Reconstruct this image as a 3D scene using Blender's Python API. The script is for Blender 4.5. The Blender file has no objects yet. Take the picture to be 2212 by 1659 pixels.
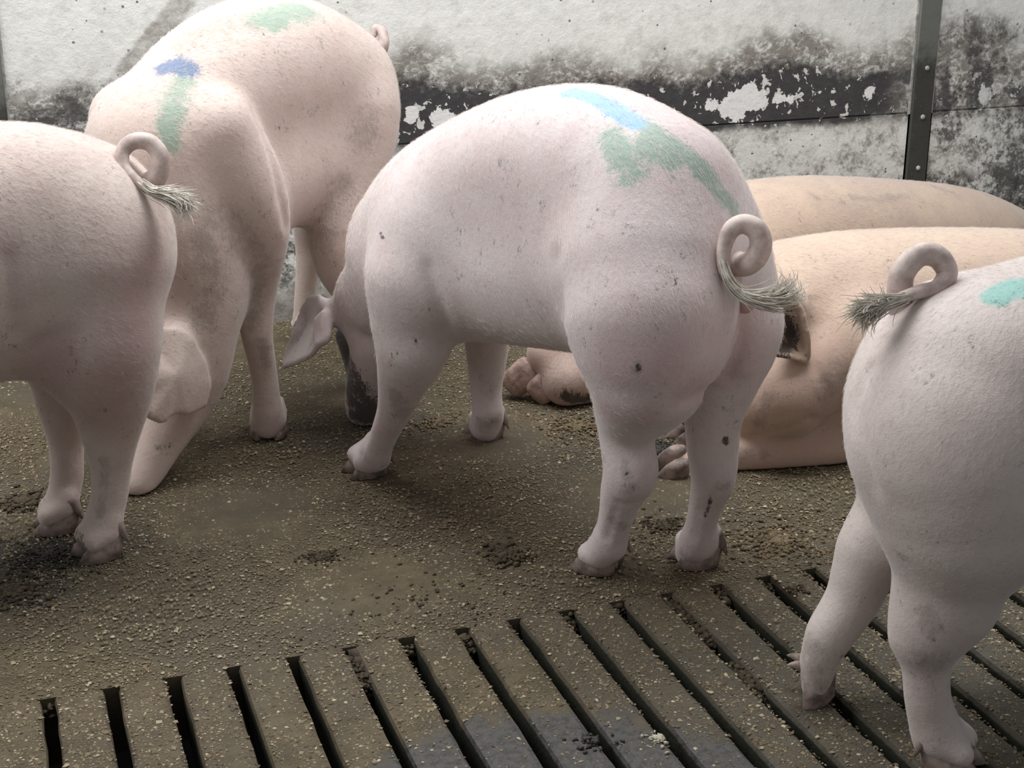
import bpy, bmesh, math, random
import numpy as np
from mathutils import Vector, Matrix
S=bpy.context.scene; COL=S.collection
rng=np.random.default_rng(7); random.seed(7)

# ---------------------------------------------------------------- camera, world, lights, exposure
cam=bpy.data.cameras.new('camera'); cam_o=bpy.data.objects.new('camera',cam); COL.objects.link(cam_o)
cam.sensor_fit='HORIZONTAL'; cam.sensor_width=36.0; cam.lens=36.0*3200/2212; cam.clip_start=.02
PITCH,YAW=math.radians(19.3),math.radians(19.5)
cam_o.location=(0,0,1.2); cam_o.rotation_euler=(math.pi/2-PITCH,0,-YAW); S.camera=cam_o
W=bpy.data.worlds.new('barn_air'); S.world=W; W.use_nodes=True
W.node_tree.nodes['Background'].inputs[0].default_value=(.94,.96,1,1); W.node_tree.nodes['Background'].inputs[1].default_value=.30
def area(name,loc,target,sx,sy,power,col):
    l=bpy.data.lights.new(name,'AREA'); l.shape='RECTANGLE'; l.size=sx; l.size_y=sy; l.energy=power; l.color=col
    o=bpy.data.objects.new(name,l); COL.objects.link(o); o.location=loc
    o.rotation_euler=(Vector(target)-Vector(loc)).to_track_quat('-Z','Y').to_euler(); return o
area('overhead_lamp',(1.1,3.0,2.75),(1.05,2.85,0),3.2,1.1,100,(.97,.985,1))
area('far_lamp',(-1.7,2.7,2.5),(.5,2.75,.3),1.4,1.4,50,(.98,.985,1))
S.view_settings.view_transform='Standard'; S.view_settings.look='None'; S.view_settings.gamma=1; S.view_settings.use_curve_mapping=False
S.view_settings.exposure=0.0
try: S.cycles.max_bounces=6; S.cycles.diffuse_bounces=4
except Exception: pass

# ---------------------------------------------------------------- node helpers
class NT:
    def __init__(s,name):
        s.m=bpy.data.materials.new(name); s.m.use_nodes=True; s.t=s.m.node_tree; s.t.nodes.clear()
        s.out=s.n('ShaderNodeOutputMaterial'); s.b=s.n('ShaderNodeBsdfPrincipled'); s.t.links.new(s.b.outputs[0],s.out.inputs[0])
    def n(s,t,**k):
        x=s.t.nodes.new(t)
        for a,v in k.items(): setattr(x,a,v)
        return x
    def put(s,sock,v):
        if isinstance(v,bpy.types.NodeSocket): s.t.links.new(v,sock)
        elif isinstance(v,(tuple,list)) and len(v)==3 and sock.type=='RGBA': sock.default_value=(*v,1)
        else: sock.default_value=v
    def set(s,**k):
        for a,v in k.items(): s.put(s.b.inputs[a.replace('_',' ')],v)
    def obj(s): 
        if not hasattr(s,'_o'): s._o=s.n('ShaderNodeNewGeometry').outputs['Position']
        return s._o
    def attr(s,name): return s.n('ShaderNodeAttribute',attribute_name=name).outputs['Fac']
    def attrc(s,name): return s.n('ShaderNodeAttribute',attribute_name=name).outputs['Color']
    def noise(s,scale,detail=4,rough=.55,vec=None,dist=0,stretch=None,off=None):
        v=vec or s.obj()
        if stretch or off:
            mp=s.n('ShaderNodeMapping'); s.put(mp.inputs[0],v)
            if stretch: mp.inputs['Scale'].default_value=stretch
            if off: mp.inputs['Location'].default_value=off
            v=mp.outputs[0]
        x=s.n('ShaderNodeTexNoise'); s.put(x.inputs['Vector'],v); x.inputs['Scale'].default_value=scale; x.inputs['Detail'].default_value=detail
        x.inputs['Roughness'].default_value=rough; x.inputs['Distortion'].default_value=dist
        return x.outputs[0]
    def vor(s,scale,feature='F1',vec=None,rand=1):
        x=s.n('ShaderNodeTexVoronoi',feature=feature); s.put(x.inputs['Vector'],vec or s.obj()); x.inputs['Scale'].default_value=scale; x.inputs['Randomness'].default_value=rand
        return x.outputs['Distance']
    def m2(s,op,a,b=0.,c=0.,clamp=False):
        x=s.n('ShaderNodeMath',operation=op); x.use_clamp=clamp
        for i,v in enumerate((a,b,c)): s.put(x.inputs[i],v)
        return x.outputs[0]
    def ramp(s,v,lo,hi,a=0.,b=1.):
        x=s.n('ShaderNodeMapRange',interpolation_type='SMOOTHSTEP'); s.put(x.inputs[0],v); x.inputs[1].default_value=lo; x.inputs[2].default_value=hi
        x.inputs[3].default_value=a; x.inputs[4].default_value=b
        return x.outputs[0]
    def mix(s,f,a,b,mode='MIX'):
        x=s.n('ShaderNodeMix',data_type='RGBA',blend_type=mode); s.put(x.inputs[0],f); s.put(x.inputs[6],a); s.put(x.inputs[7],b); return x.outputs[2]
    def sep(s,v):
        x=s.n('ShaderNodeSeparateXYZ'); s.put(x.inputs[0],v); return x.outputs
    def comb(s,x,y,z):
        c=s.n('ShaderNodeCombineXYZ')
        for i,v in enumerate((x,y,z)): s.put(c.inputs[i],v)
        return c.outputs[0]
    def bump(s,h,strength=.3,dist=.01,normal=None):
        x=s.n('ShaderNodeBump'); s.put(x.inputs['Height'],h); x.inputs['Strength'].default_value=strength; x.inputs['Distance'].default_value=dist
        if normal: s.put(x.inputs['Normal'],normal)
        return x.outputs[0]

def skin(name,base,pink,dirtcol=(.035,.028,.026)):
    t=NT(name)
    n1=t.noise(5,3); n2=t.noise(22,4); n3=t.noise(130,3,.6); hs=t.noise(420,2,.6)
    c=t.mix(t.ramp(n1,.35,.68),base,tuple(.6*a+.4*b for a,b in zip(base,pink)))
    c=t.mix(t.m2('MULTIPLY',t.ramp(n2,.42,.72),.28),c,pink)
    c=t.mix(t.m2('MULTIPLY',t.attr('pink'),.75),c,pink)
    c=t.mix(t.m2('MULTIPLY',t.ramp(n3,.5,.75),.18),c,tuple(x*.62 for x in pink))
    # sparse dark flecks of dried muck
    v=t.vor(26); gate=t.ramp(t.noise(9,2,off=(3,1,7)),.61,.70)
    fl=t.m2('MULTIPLY',t.ramp(t.m2('ADD',v,t.m2('MULTIPLY',n3,.12)),.13,.10),gate)
    c=t.mix(t.m2('MULTIPLY',fl,.5),c,(.10,.075,.065))
    nn=t.ramp(t.noise(48,8,.78,dist=.4),.33,.67); nl=t.ramp(t.noise(15,6,.7),.36,.64); nh=t.ramp(t.noise(210,4,.7,stretch=(1,1,.35)),.35,.65)
    mix3=t.m2('ADD',t.m2('ADD',t.m2('MULTIPLY',nn,.45),t.m2('MULTIPLY',nl,.25)),t.m2('MULTIPLY',nh,.30))
    def mk(ch,lo,hi,amt,amp=1.):
        a=t.m2('ADD',t.attr(ch),t.m2('MULTIPLY',t.m2('SUBTRACT',mix3,.5),amp))
        return t.m2('MULTIPLY',t.ramp(a,lo,hi),amt)
    c=t.mix(mk('dirt_shade',.20,1.25,.42,1.6),c,(.22,.185,.155))  # brown dirt smears; on the tan pig's foreleg also painted shade
    c=t.mix(mk('green',.22,1.0,.74,1.1),c,(.205,.35,.27))
    c=t.mix(mk('blue',.22,.85,.85,.8),c,BLUE[name])
    c=t.mix(mk('teal',.2,.8,.8,.7),c,(.20,.52,.46))
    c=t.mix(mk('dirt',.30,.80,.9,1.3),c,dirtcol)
    t.set(Base_Color=c,Roughness=.62,Specular_IOR_Level=.3,Subsurface_Weight=.12,Subsurface_Radius=(.02,.008,.005),Subsurface_Scale=.35,Sheen_Weight=.35,Sheen_Roughness=.45)
    h=t.m2('ADD',t.m2('MULTIPLY',n3,.5),t.m2('MULTIPLY',hs,.35))
    t.set(Normal=t.bump(t.m2('ADD',h,t.m2('MULTIPLY',n2,.8)),.28,.006))
    return t.m
BLUE=dict(hide_grey_pink=(.26,.48,.66),hide_beige=(.075,.155,.30),hide_rosy=(.1,.3,.5),hide_cream=(.1,.3,.5),hide_pale=(.1,.3,.5),hide_tan=(.1,.3,.5))
M={}
M['C']=skin('hide_grey_pink',(.68,.60,.585),(.54,.40,.395))
M['B']=skin('hide_beige',(.66,.545,.485),(.55,.41,.36))
M['A']=skin('hide_rosy',(.65,.545,.485),(.47,.325,.305))
M['D']=skin('hide_pale',(.64,.56,.515),(.52,.42,.395))
M['E']=skin('hide_cream',(.62,.475,.365),(.50,.345,.28))
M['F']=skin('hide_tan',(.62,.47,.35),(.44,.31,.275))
def plain(name,col,col2,scale,rough=.6,bump=.3,spec=.4):
    t=NT(name); n=t.noise(scale,5,.6)
    t.set(Base_Color=t.mix(t.ramp(n,.35,.7),col,col2),Roughness=rough,Specular_IOR_Level=spec,Normal=t.bump(n,bump,.004)); return t.m
M['hoof']=plain('hoof_horn',(.36,.275,.24),(.12,.095,.08),38)
M['hoof_pale']=plain('hoof_horn_pale',(.40,.30,.25),(.17,.12,.10),50)
M['sole']=plain('hoof_sole_pink',(.46,.32,.27),(.20,.135,.11),45,.5,.6)
M['tail']=plain('tail_skin',(.64,.53,.48),(.42,.32,.29),40)
M['tuft']=plain('tail_hair',(.74,.70,.62),(.42,.37,.30),45,.7)
M['vulva']=plain('bare_pink_skin',(.56,.37,.355),(.48,.31,.30),50,.45)
M['eye']=plain('eye_dark',(.012,.008,.006),(.02,.014,.01),30,.12,0,.6)
def hairmat():
    t=NT('bristle_hair'); t.set(Base_Color=(.80,.72,.66),Roughness=.6,Specular_IOR_Level=.3,Transmission_Weight=0.0); return t.m
M['hair']=hairmat()

# ---------------------------------------------------------------- wall, floor materials
def wall_mat():
    t=NT('limewashed_concrete'); x,y,z=t.sep(t.obj())
    wob=t.noise(3.2,6,.62); w2=t.noise(9,7,.75); fine=t.noise(55,5,.72); mid=t.noise(18,7,.78); hi=t.noise(160,3,.7)
    sc=t.noise(30,7,.78,dist=.5,stretch=(1,1,1.4))
    white=t.mix(t.ramp(mid,.35,.75),(.80,.80,.765),(.66,.66,.62))
    white=t.mix(t.m2('MULTIPLY',t.ramp(w2,.52,.72),.35),white,(.42,.415,.38))
    # black specks on the limewash
    sp=t.m2('MULTIPLY',t.ramp(t.m2('ADD',t.vor(30),t.m2('MULTIPLY',hi,.12)),.19,.15),t.ramp(t.noise(6,4,off=(1,2,3)),.40,.58))
    c=t.mix(t.m2('MULTIPLY',sp,.85),white,(.05,.045,.04))
    sp2=t.m2('MULTIPLY',t.ramp(t.noise(42,6,.8,off=(5,1,2)),.62,.70),t.ramp(t.noise(3.5,4,.6,off=(8,0,1)),.46,.60)); c=t.mix(t.m2('MULTIPLY',sp2,.55),c,(.20,.185,.16))
    # brushed grey-brown smear above the dark band
    up=t.m2('ADD',z,t.m2('MULTIPLY',t.m2('SUBTRACT',wob,.5),.34))
    smear=t.m2('MULTIPLY',t.m2('MULTIPLY',t.ramp(up,.755,.66),t.ramp(z,.42,.48)),t.ramp(t.m2('ADD',sc,t.m2('MULTIPLY',w2,.35)),.50,.74))
    c=t.mix(t.m2('MULTIPLY',smear,.86),c,(.17,.15,.125))
    # charcoal coating band between the panel seam and the smear
    bz=t.m2('ADD',z,t.m2('ADD',t.m2('MULTIPLY',t.m2('SUBTRACT',wob,.5),.20),t.m2('MULTIPLY',t.m2('SUBTRACT',fine,.5),.10)))
    lowedge=t.m2('ADD',z,t.m2('MULTIPLY',t.m2('SUBTRACT',t.noise(5,5,.7,off=(4,0,2)),.5),.10))
    band=t.m2('MULTIPLY',t.ramp(bz,.655,.605),t.ramp(lowedge,.44,.472))
    gap=t.ramp(t.noise(2.1,4,.6,off=(.35,0,.1)),.74,.66)         # stretches where the coating has gone
    side=t.ramp(t.m2('ABSOLUTE',t.m2('SUBTRACT',x,1.55)),1.2,1.05)
    rest=t.ramp(t.noise(6,6,.7,off=(2,0,5)),.48,.56)
    band=t.m2('MULTIPLY',band,t.m2('MAXIMUM',t.m2('MULTIPLY',side,gap),t.m2('MULTIPLY',rest,.85)))
    # flaked patches showing white
    def blob(cx,cz,r,sx=1.):
        dx=t.m2('MULTIPLY',t.m2('SUBTRACT',x,cx),sx); dz=t.m2('SUBTRACT',z,cz)
        d=t.m2('SQRT',t.m2('ADD',t.m2('MULTIPLY',dx,dx),t.m2('MULTIPLY',dz,dz)))
        return t.m2('SUBTRACT',r,d)
    bl=None
    for q in ((2.14,.545,.045),(2.10,.525,.05),(2.175,.535,.035),(2.03,.53,.022),(2.252,.537,.018),(2.29,.535,.014),(1.193,.538,.03),(1.215,.53,.022),(1.107,.553,.022),(2.56,.545,.02),(3.03,.535,.03),(3.06,.555,.025),(2.985,.52,.03)):
        b=blob(*q); bl=b if bl is None else t.m2('MAXIMUM',bl,b)
    patch=t.ramp(t.m2('ADD',bl,t.m2('MULTIPLY',t.m2('SUBTRACT',t.noise(26,4,.7,dist=.5),.5),.075)),.0,.004)
    fl=t.m2('MULTIPLY',t.ramp(t.m2('ADD',t.noise(34,3,.65,dist=.4),t.m2('MULTIPLY',t.noise(4,2,off=(7,0,1)),.30)),.775,.795),1.)
    c=t.mix(t.m2('MULTIPLY',patch,band),c,(.80,.80,.79)); c=t.mix(t.m2('MULTIPLY',t.m2('MULTIPLY',fl,band),.9),c,(.70,.70,.67))
    band2=t.m2('MULTIPLY',band,t.m2('SUBTRACT',1.,t.m2('MAXIMUM',patch,fl),clamp=True))
    c=t.mix(t.m2('MULTIPLY',band2,.97),c,t.mix(fine,(.036,.036,.040),(.062,.06,.06)))
    # right of the post and left corner: blotchy black
    far=t.m2('MAXIMUM',t.ramp(x,2.72,2.8),t.ramp(x,.55,.42))
    blot=t.m2('MULTIPLY',t.m2('MULTIPLY',far,t.ramp(up,.80,.66)),t.ramp(t.m2('ADD',t.noise(7,8,.80,off=(9,0,3)),t.m2('MULTIPLY',fine,.30)),.60,.74))
    c=t.mix(t.m2('MULTIPLY',t.m2('MULTIPLY',blot,t.m2('SUBTRACT',1.,patch,clamp=True)),.9),c,(.075,.072,.068))
    # lower part: grime rising from the floor
    low=t.m2('MULTIPLY',t.ramp(z,.50,.40),t.ramp(t.m2('ADD',t.noise(13,8,.80,off=(1,0,8)),t.m2('MULTIPLY',fine,.30)),.60,.80))
    c=t.mix(t.m2('MULTIPLY',low,.8),c,(.13,.125,.095))
    base=t.m2('MULTIPLY',t.ramp(t.m2('ADD',z,t.m2('MULTIPLY',fine,.16)),.26,.08),.8)
    c=t.mix(base,c,(.20,.18,.15))
    foot=t.m2('MULTIPLY',t.m2('MULTIPLY',t.ramp(z,.30,.24),t.ramp(z,.06,.12)),t.ramp(t.m2('ADD',t.noise(16,8,.8,off=(3,0,4)),t.m2('MULTIPLY',fine,.25)),.56,.68)); c=t.mix(t.m2('MULTIPLY',foot,.85),c,(.07,.065,.06))
    # slanting mud scrape near the left corner
    dl=t.m2('ADD',t.m2('MULTIPLY',t.m2('SUBTRACT',x,.43),.74),t.m2('MULTIPLY',t.m2('SUBTRACT',z,.785),-.67))
    al=t.m2('ADD',t.m2('MULTIPLY',t.m2('SUBTRACT',x,.43),.67),t.m2('MULTIPLY',t.m2('SUBTRACT',z,.785),.74))
    scr=t.m2('MULTIPLY',t.ramp(t.m2('ADD',t.m2('ABSOLUTE',dl),t.m2('MULTIPLY',fine,.02)),.044,.032),t.ramp(t.m2('ABSOLUTE',al),.15,.12))
    c=t.mix(t.m2('MULTIPLY',scr,t.ramp(sc,.3,.75,.3,.95)),c,(.27,.25,.215))
    t.set(Base_Color=c,Roughness=.82,Specular_IOR_Level=.25)
    hgt=t.m2('ADD',t.m2('ADD',t.m2('MULTIPLY',fine,.5),t.m2('MULTIPLY',mid,.6)),t.m2('MULTIPLY',band2,-.5))
    t.set(Normal=t.bump(hgt,.5,.008)); return t.m
def floor_mat(name,slat=False):
    t=NT(name); x,y,z=t.sep(t.obj())
    n1=t.noise(2.6,5,.6); n2=t.noise(14,6,.65); n3=t.noise(75,5,.7); n4=t.noise(260,3,.7)
    a=t.mix(t.ramp(n2,.34,.68),(.080,.062,.036),(.128,.101,.060))
    c=t.mix(t.ramp(n1,.38,.64),a,t.mix(n2,(.068,.056,.038),(.104,.086,.057)))
    # scraped grey concrete towards the slats on the right
    g=t.m2('MULTIPLY',t.ramp(t.m2('ADD',t.m2('SUBTRACT',x,t.m2('MULTIPLY',y,.35)),t.m2('MULTIPLY',n1,.5)),.25,.95),t.ramp(y,2.25,1.9))
    c=t.mix(t.m2('MULTIPLY',g,.75),c,t.mix(n2,(.060,.056,.045),(.105,.098,.078)))
    # wet patch
    def blob(cx,cy,rx,ry):
        dx=t.m2('DIVIDE',t.m2('SUBTRACT',x,cx),rx); dy=t.m2('DIVIDE',t.m2('SUBTRACT',y,cy),ry)
        return t.m2('SQRT',t.m2('ADD',t.m2('MULTIPLY',dx,dx),t.m2('MULTIPLY',dy,dy)))
    d=t.m2('MINIMUM',blob(.62,1.66,.25,.17),blob(.80,1.58,.16,.09))
    wet=t.ramp(t.m2('ADD',d,t.m2('MULTIPLY',t.m2('SUBTRACT',n2,.5),.9)),1.08,.82)
    c=t.mix(t.m2('MULTIPLY',wet,.9),c,t.mix(t.ramp(n3,.3,.7),(.034,.033,.031),(.092,.090,.086)))
    # trodden manure under the left pig
    d2=t.m2('MINIMUM',blob(.0,2.63,.24,.10),blob(-.05,2.47,.12,.07))
    mk=t.ramp(t.m2('ADD',d2,t.m2('MULTIPLY',t.m2('SUBTRACT',n2,.5),.8)),1.1,.7)
    c=t.mix(t.m2('MULTIPLY',mk,.85),c,t.mix(n3,(.030,.028,.022),(.06,.056,.045)))
    d3=t.m2('MINIMUM',blob(.72,3.06,.26,.16),blob(1.25,2.72,.22,.10))
    mk3=t.ramp(t.m2('ADD',d3,t.m2('MULTIPLY',t.m2('SUBTRACT',n2,.5),.8)),1.1,.6)
    c=t.mix(t.m2('MULTIPLY',mk3,.55),c,(.052,.047,.038))
    c=t.mix(t.m2('MULTIPLY',t.ramp(n3,.52,.74),.55),c,(.055,.043,.030))
    c=t.mix(t.m2('MULTIPLY',t.ramp(n4,.60,.74),.55),c,(.24,.20,.135))
    if slat:
        dk=t.ramp(t.m2('ADD',z,t.m2('MULTIPLY',n3,.012)),-.001,-.009); c=t.mix(t.m2('MULTIPLY',dk,.95),c,(.020,.021,.012))
    rg=t.m2('SUBTRACT',.85,t.m2('MULTIPLY',wet,.22))
    t.set(Base_Color=c,Roughness=rg,Specular_IOR_Level=.35)
    t.set(Normal=t.bump(t.m2('ADD',t.m2('MULTIPLY',n3,.7),t.m2('ADD',t.m2('MULTIPLY',n4,.35),n2)),.55,.008)); return t.m
M['wall']=wall_mat(); M['floor']=floor_mat('feed_dusted_concrete'); M['slat']=floor_mat('slatted_concrete',True)
M['pit']=plain('slurry',(.012,.013,.010),(.02,.02,.015),12,.4)
def post_mat():
    t=NT('grimy_steel'); x,y,z=t.sep(t.obj()); n=t.noise(22,6,.7); f=t.noise(90,4,.7)
    k=t.ramp(t.m2('ADD',z,t.m2('MULTIPLY',t.m2('SUBTRACT',n,.5),.14)),.70,.60)
    c=t.mix(k,t.mix(n,(.12,.125,.11),(.19,.195,.175)),t.mix(n,(.030,.030,.027),(.07,.072,.06)))
    c=t.mix(t.m2('MULTIPLY',t.ramp(f,.6,.75),.4),c,(.25,.25,.21))
    t.set(Base_Color=c,Roughness=.6,Metallic=.15,Normal=t.bump(f,.25,.003)); return t.m
M['post']=post_mat(); M['bolt']=plain('bolt_steel',(.45,.45,.42),(.25,.25,.22),80,.4)
def grain_mat():
    t=NT('bran_flakes'); c=t.attrc('tint'); t.set(Base_Color=c,Roughness=.75,Specular_IOR_Level=.3); return t.m
M['grain']=grain_mat(); M['crumb']=plain('dung_crumb',(.085,.062,.036),(.036,.027,.016),60,.85,.5)
M['crumb_feed']=plain('feed_crumb',(.22,.165,.095),(.085,.062,.036),45,.85,.5)
M['crumb_wet']=plain('wet_dung',(.040,.034,.026),(.018,.015,.011),60,.6,.5)
M['lime']=plain('chalky_lump',(.50,.46,.36),(.30,.27,.2),60,.85,.5)

# ---------------------------------------------------------------- object helpers
def mesh_obj(name,V,Fc,mat,parent=None,smooth=True,attrs=None):
    me=bpy.data.meshes.new(name); V=np.asarray(V,np.float32)
    if isinstance(Fc,np.ndarray):
        k=Fc.shape[1]; me.vertices.add(len(V)); me.vertices.foreach_set('co',V.ravel()); me.loops.add(Fc.size); me.loops.foreach_set('vertex_index',Fc.ravel().astype(np.int32))
        me.polygons.add(len(Fc)); me.polygons.foreach_set('loop_start',np.arange(0,Fc.size,k,dtype=np.int32)); me.update(calc_edges=True); me.validate()
    else:
        me.from_pydata([tuple(map(float,v)) for v in V],[],Fc)
    if smooth: me.polygons.foreach_set('use_smooth',np.ones(len(me.polygons),bool))
    for n,a in (attrs or {}).items():
        if a.ndim==1: at=me.attributes.new(n,'FLOAT','POINT'); at.data.foreach_set('value',a.astype(np.float32))
        else: at=me.attributes.new(n,'FLOAT_COLOR','POINT'); at.data.foreach_set('color',a.astype(np.float32).ravel())
    me.materials.append(mat); o=bpy.data.objects.new(name,me); COL.objects.link(o)
    if parent is not None: o.parent=parent; o.matrix_parent_inverse=Matrix.Translation(-Vector(parent.location))
    return o
def empty(name,loc,label,cat,group=None):
    o=bpy.data.objects.new(name,None); COL.objects.link(o); o.location=loc; o['label']=label; o['category']=cat
    if group: o['group']=group
    return o
def tag(o,label,cat,group=None,kind=None):
    o['label']=label; o['category']=cat
    if group: o['group']=group
    if kind: o['kind']=kind
    return o
def cat_spline(P,m=8):
    P=np.array(P,float); o=[]
    for i in range(len(P)-1):
        p0=P[max(i-1,0)]; p1=P[i]; p2=P[i+1]; p3=P[min(i+2,len(P)-1)]
        for j in range(m):
            t=j/m; o.append(.5*(2*p1+(p2-p0)*t+(2*p0-5*p1+4*p2-p3)*t*t+(3*p1-p0-3*p2+p3)*t**3))
    o.append(P[-1]); return np.array(o)
def tube(P,R,nr=12,cap=True):
    P=np.array(P,float); n=len(P); T=np.gradient(P,axis=0); T/=np.linalg.norm(T,axis=1)[:,None]+1e-12
    u=np.cross(T[0],(0,0,1.)); u=u/np.linalg.norm(u) if np.linalg.norm(u)>1e-3 else np.array([1.,0,0])
    V=[]
    for i in range(n):
        u=u-T[i]*(u@T[i]); u/=np.linalg.norm(u); v=np.cross(T[i],u)
        for k in range(nr):
            a=2*math.pi*k/nr; V.append(P[i]+R[i]*(math.cos(a)*u+math.sin(a)*v))
    Fc=[(i*nr+k,i*nr+(k+1)%nr,(i+1)*nr+(k+1)%nr,(i+1)*nr+k) for i in range(n-1) for k in range(nr)]
    if cap: Fc+=[tuple(range(nr))[::-1],tuple(range((n-1)*nr,n*nr))]
    return V,Fc

# ---------------------------------------------------------------- signed-distance sculpting: one continuous surface per animal
def _smin(a,b,k):
    if k<=1e-6: return np.minimum(a,b)
    h=np.maximum(k-np.abs(a-b),0)/k
    return np.minimum(a,b)-h*h*k*0.25
class Field:
    def __init__(s,lo,hi,vox):
        s.v=vox; s.lo=np.array(lo,float); n=np.ceil((np.array(hi)-s.lo)/vox).astype(int)+1
        s.n=n; s.ax=[(s.lo[i]+vox*np.arange(n[i])).astype(np.float32) for i in range(3)]
        s.d=np.full(n,0.2,np.float32)
    def box(s,lo,hi):
        i0=np.maximum(np.floor((np.array(lo)-s.lo)/s.v).astype(int),0); i1=np.minimum(np.ceil((np.array(hi)-s.lo)/s.v).astype(int)+1,s.n)
        if (i1<=i0).any(): return None,None
        sl=tuple(slice(a,b) for a,b in zip(i0,i1))
        return sl,(s.ax[0][sl[0]][:,None,None],s.ax[1][sl[1]][None,:,None],s.ax[2][sl[2]][None,None,:])
def seg(X,a,b):
    a=np.array(a,np.float32); b=np.array(b,np.float32); ab=b-a; L=float(ab@ab)
    px,py,pz=X[0]-a[0],X[1]-a[1],X[2]-a[2]
    if L<1e-10:
        return np.sqrt(px*px+py*py+pz*pz),np.float32(0)
    t=np.clip((px*ab[0]+py*ab[1]+pz*ab[2])/L,0,1)
    dx,dy,dz=px-t*ab[0],py-t*ab[1],pz-t*ab[2]
    return np.sqrt(dx*dx+dy*dy+dz*dz),t
def tri(X,a,b,c):
    a,b,c=[np.array(q,np.float32) for q in (a,b,c)]
    n=np.cross(b-a,c-a); n/=np.linalg.norm(n)+1e-9
    P=(X[0]-a[0],X[1]-a[1],X[2]-a[2])
    h=P[0]*n[0]+P[1]*n[1]+P[2]*n[2]
    ins=True
    for p,q in ((a,b),(b,c),(c,a)):
        m=np.cross(n,q-p); w=(X[0]-p[0])*m[0]+(X[1]-p[1])*m[1]+(X[2]-p[2])*m[2]
        ins=(w>=0)&ins
    e=np.minimum(np.minimum(seg(X,a,b)[0],seg(X,b,c)[0]),seg(X,c,a)[0])
    return np.where(ins,np.abs(h),e)
def ell(X,c,r,ax):
    c=np.array(c,np.float32)
    q=[(X[0]-c[0])*u[0]+(X[1]-c[1])*u[1]+(X[2]-c[2])*u[2] for u in np.array(ax,np.float32)]
    k0=np.sqrt(sum((qi/ri)**2 for qi,ri in zip(q,r))); k1=np.sqrt(sum((qi/(ri*ri))**2 for qi,ri in zip(q,r)))
    return k0*(k0-1)/np.maximum(k1,1e-6)
def dense(a,per=.035):
    if len(a)<3: return a
    o=[a[0]]
    for i in range(len(a)-1):
        p0=a[max(i-1,0)]; p1=a[i]; p2=a[i+1]; p3=a[min(i+2,len(a)-1)]
        m=max(1,int(np.linalg.norm(p2[:3]-p1[:3])/per+.5))
        for j in range(1,m+1):
            t=j/m; q=.5*(2*p1+(p2-p0)*t+(2*p0-5*p1+4*p2-p3)*t*t+(3*p1-p0-3*p2+p3)*t**3)
            q[3]=max(q[3],min(p1[3],p2[3])*.9); o.append(q)
    return np.array(o)
def apply(F,groups):
    """groups: list of (k, prims); prims: ('c',k,[(x,y,z,r)..]) ('t',k,r,[p..fan]) ('e',k,c,r,axes)"""
    m=8*F.v
    for kg,prims in groups:
        lo=np.full(3,9e9); hi=-lo
        for p in prims:
            if p[0]=='c': a=np.array(p[2]); lo=np.minimum(lo,(a[:,:3]-a[:,3:]).min(0)); hi=np.maximum(hi,(a[:,:3]+a[:,3:]).max(0))
            elif p[0]=='t': a=np.array(p[3]); lo=np.minimum(lo,a.min(0)-p[2]); hi=np.maximum(hi,a.max(0)+p[2])
            else: a=np.array(p[2]); lo=np.minimum(lo,a-max(p[3])); hi=np.maximum(hi,a+max(p[3]))
        km=max([kg]+[p[1] for p in prims])
        slg,Xg=F.box(lo-km-m,hi+km+m)
        if slg is None: continue
        g=Field.__new__(Field); g.v=F.v; g.lo=np.array([F.ax[i][slg[i].start] for i in range(3)],float)
        g.ax=[F.ax[i][slg[i]] for i in range(3)]; g.n=np.array([len(q) for q in g.ax]); g.d=np.full(g.n,0.2,np.float32)
        for p in prims:
            if p[0]=='c':
                a=dense(np.array(p[2])); loc=np.full(g.d.shape,0.2,np.float32)
                for i in range(max(1,len(a)-1)):
                    A=a[i]; B=a[min(i+1,len(a)-1)]
                    sl,X=g.box(np.minimum(A[:3]-A[3],B[:3]-B[3])-p[1]-m,np.maximum(A[:3]+A[3],B[:3]+B[3])+p[1]+m)
                    if sl is None: continue
                    d,t=seg(X,A[:3],B[:3]); d=d-(A[3]+t*(B[3]-A[3]))
                    loc[sl]=np.minimum(loc[sl],d)
                g.d=_smin(g.d,loc,p[1])
            elif p[0]=='t':
                a=np.array(p[3]); sl,X=g.box(a.min(0)-p[2]-p[1]-m,a.max(0)+p[2]+p[1]+m)
                d=None
                for i in range(1,len(a)-1):
                    q=tri(X,a[0],a[i],a[i+1]); d=q if d is None else np.minimum(d,q)
                g.d[sl]=_smin(g.d[sl],(d-p[2]).astype(np.float32),p[1])
            else:
                a=np.array(p[2]); R=max(p[3]); sl,X=g.box(a-R-p[1]-m,a+R+p[1]+m)
                g.d[sl]=_smin(g.d[sl],ell(X,p[2],p[3],p[4]).astype(np.float32),p[1])
        F.d[slg]=_smin(F.d[slg],g.d,kg)
def groove(F,pts,w,depth):
    a=np.array(pts); sl,X=F.box(a.min(0)-3*w,a.max(0)+3*w)
    if sl is None: return
    d=None
    for i in range(len(a)-1):
        q,_=seg(X,a[i],a[i+1]); d=q if d is None else np.minimum(d,q)
    F.d[sl]+=(depth*np.exp(-(d/w)**2)).astype(np.float32)
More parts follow.
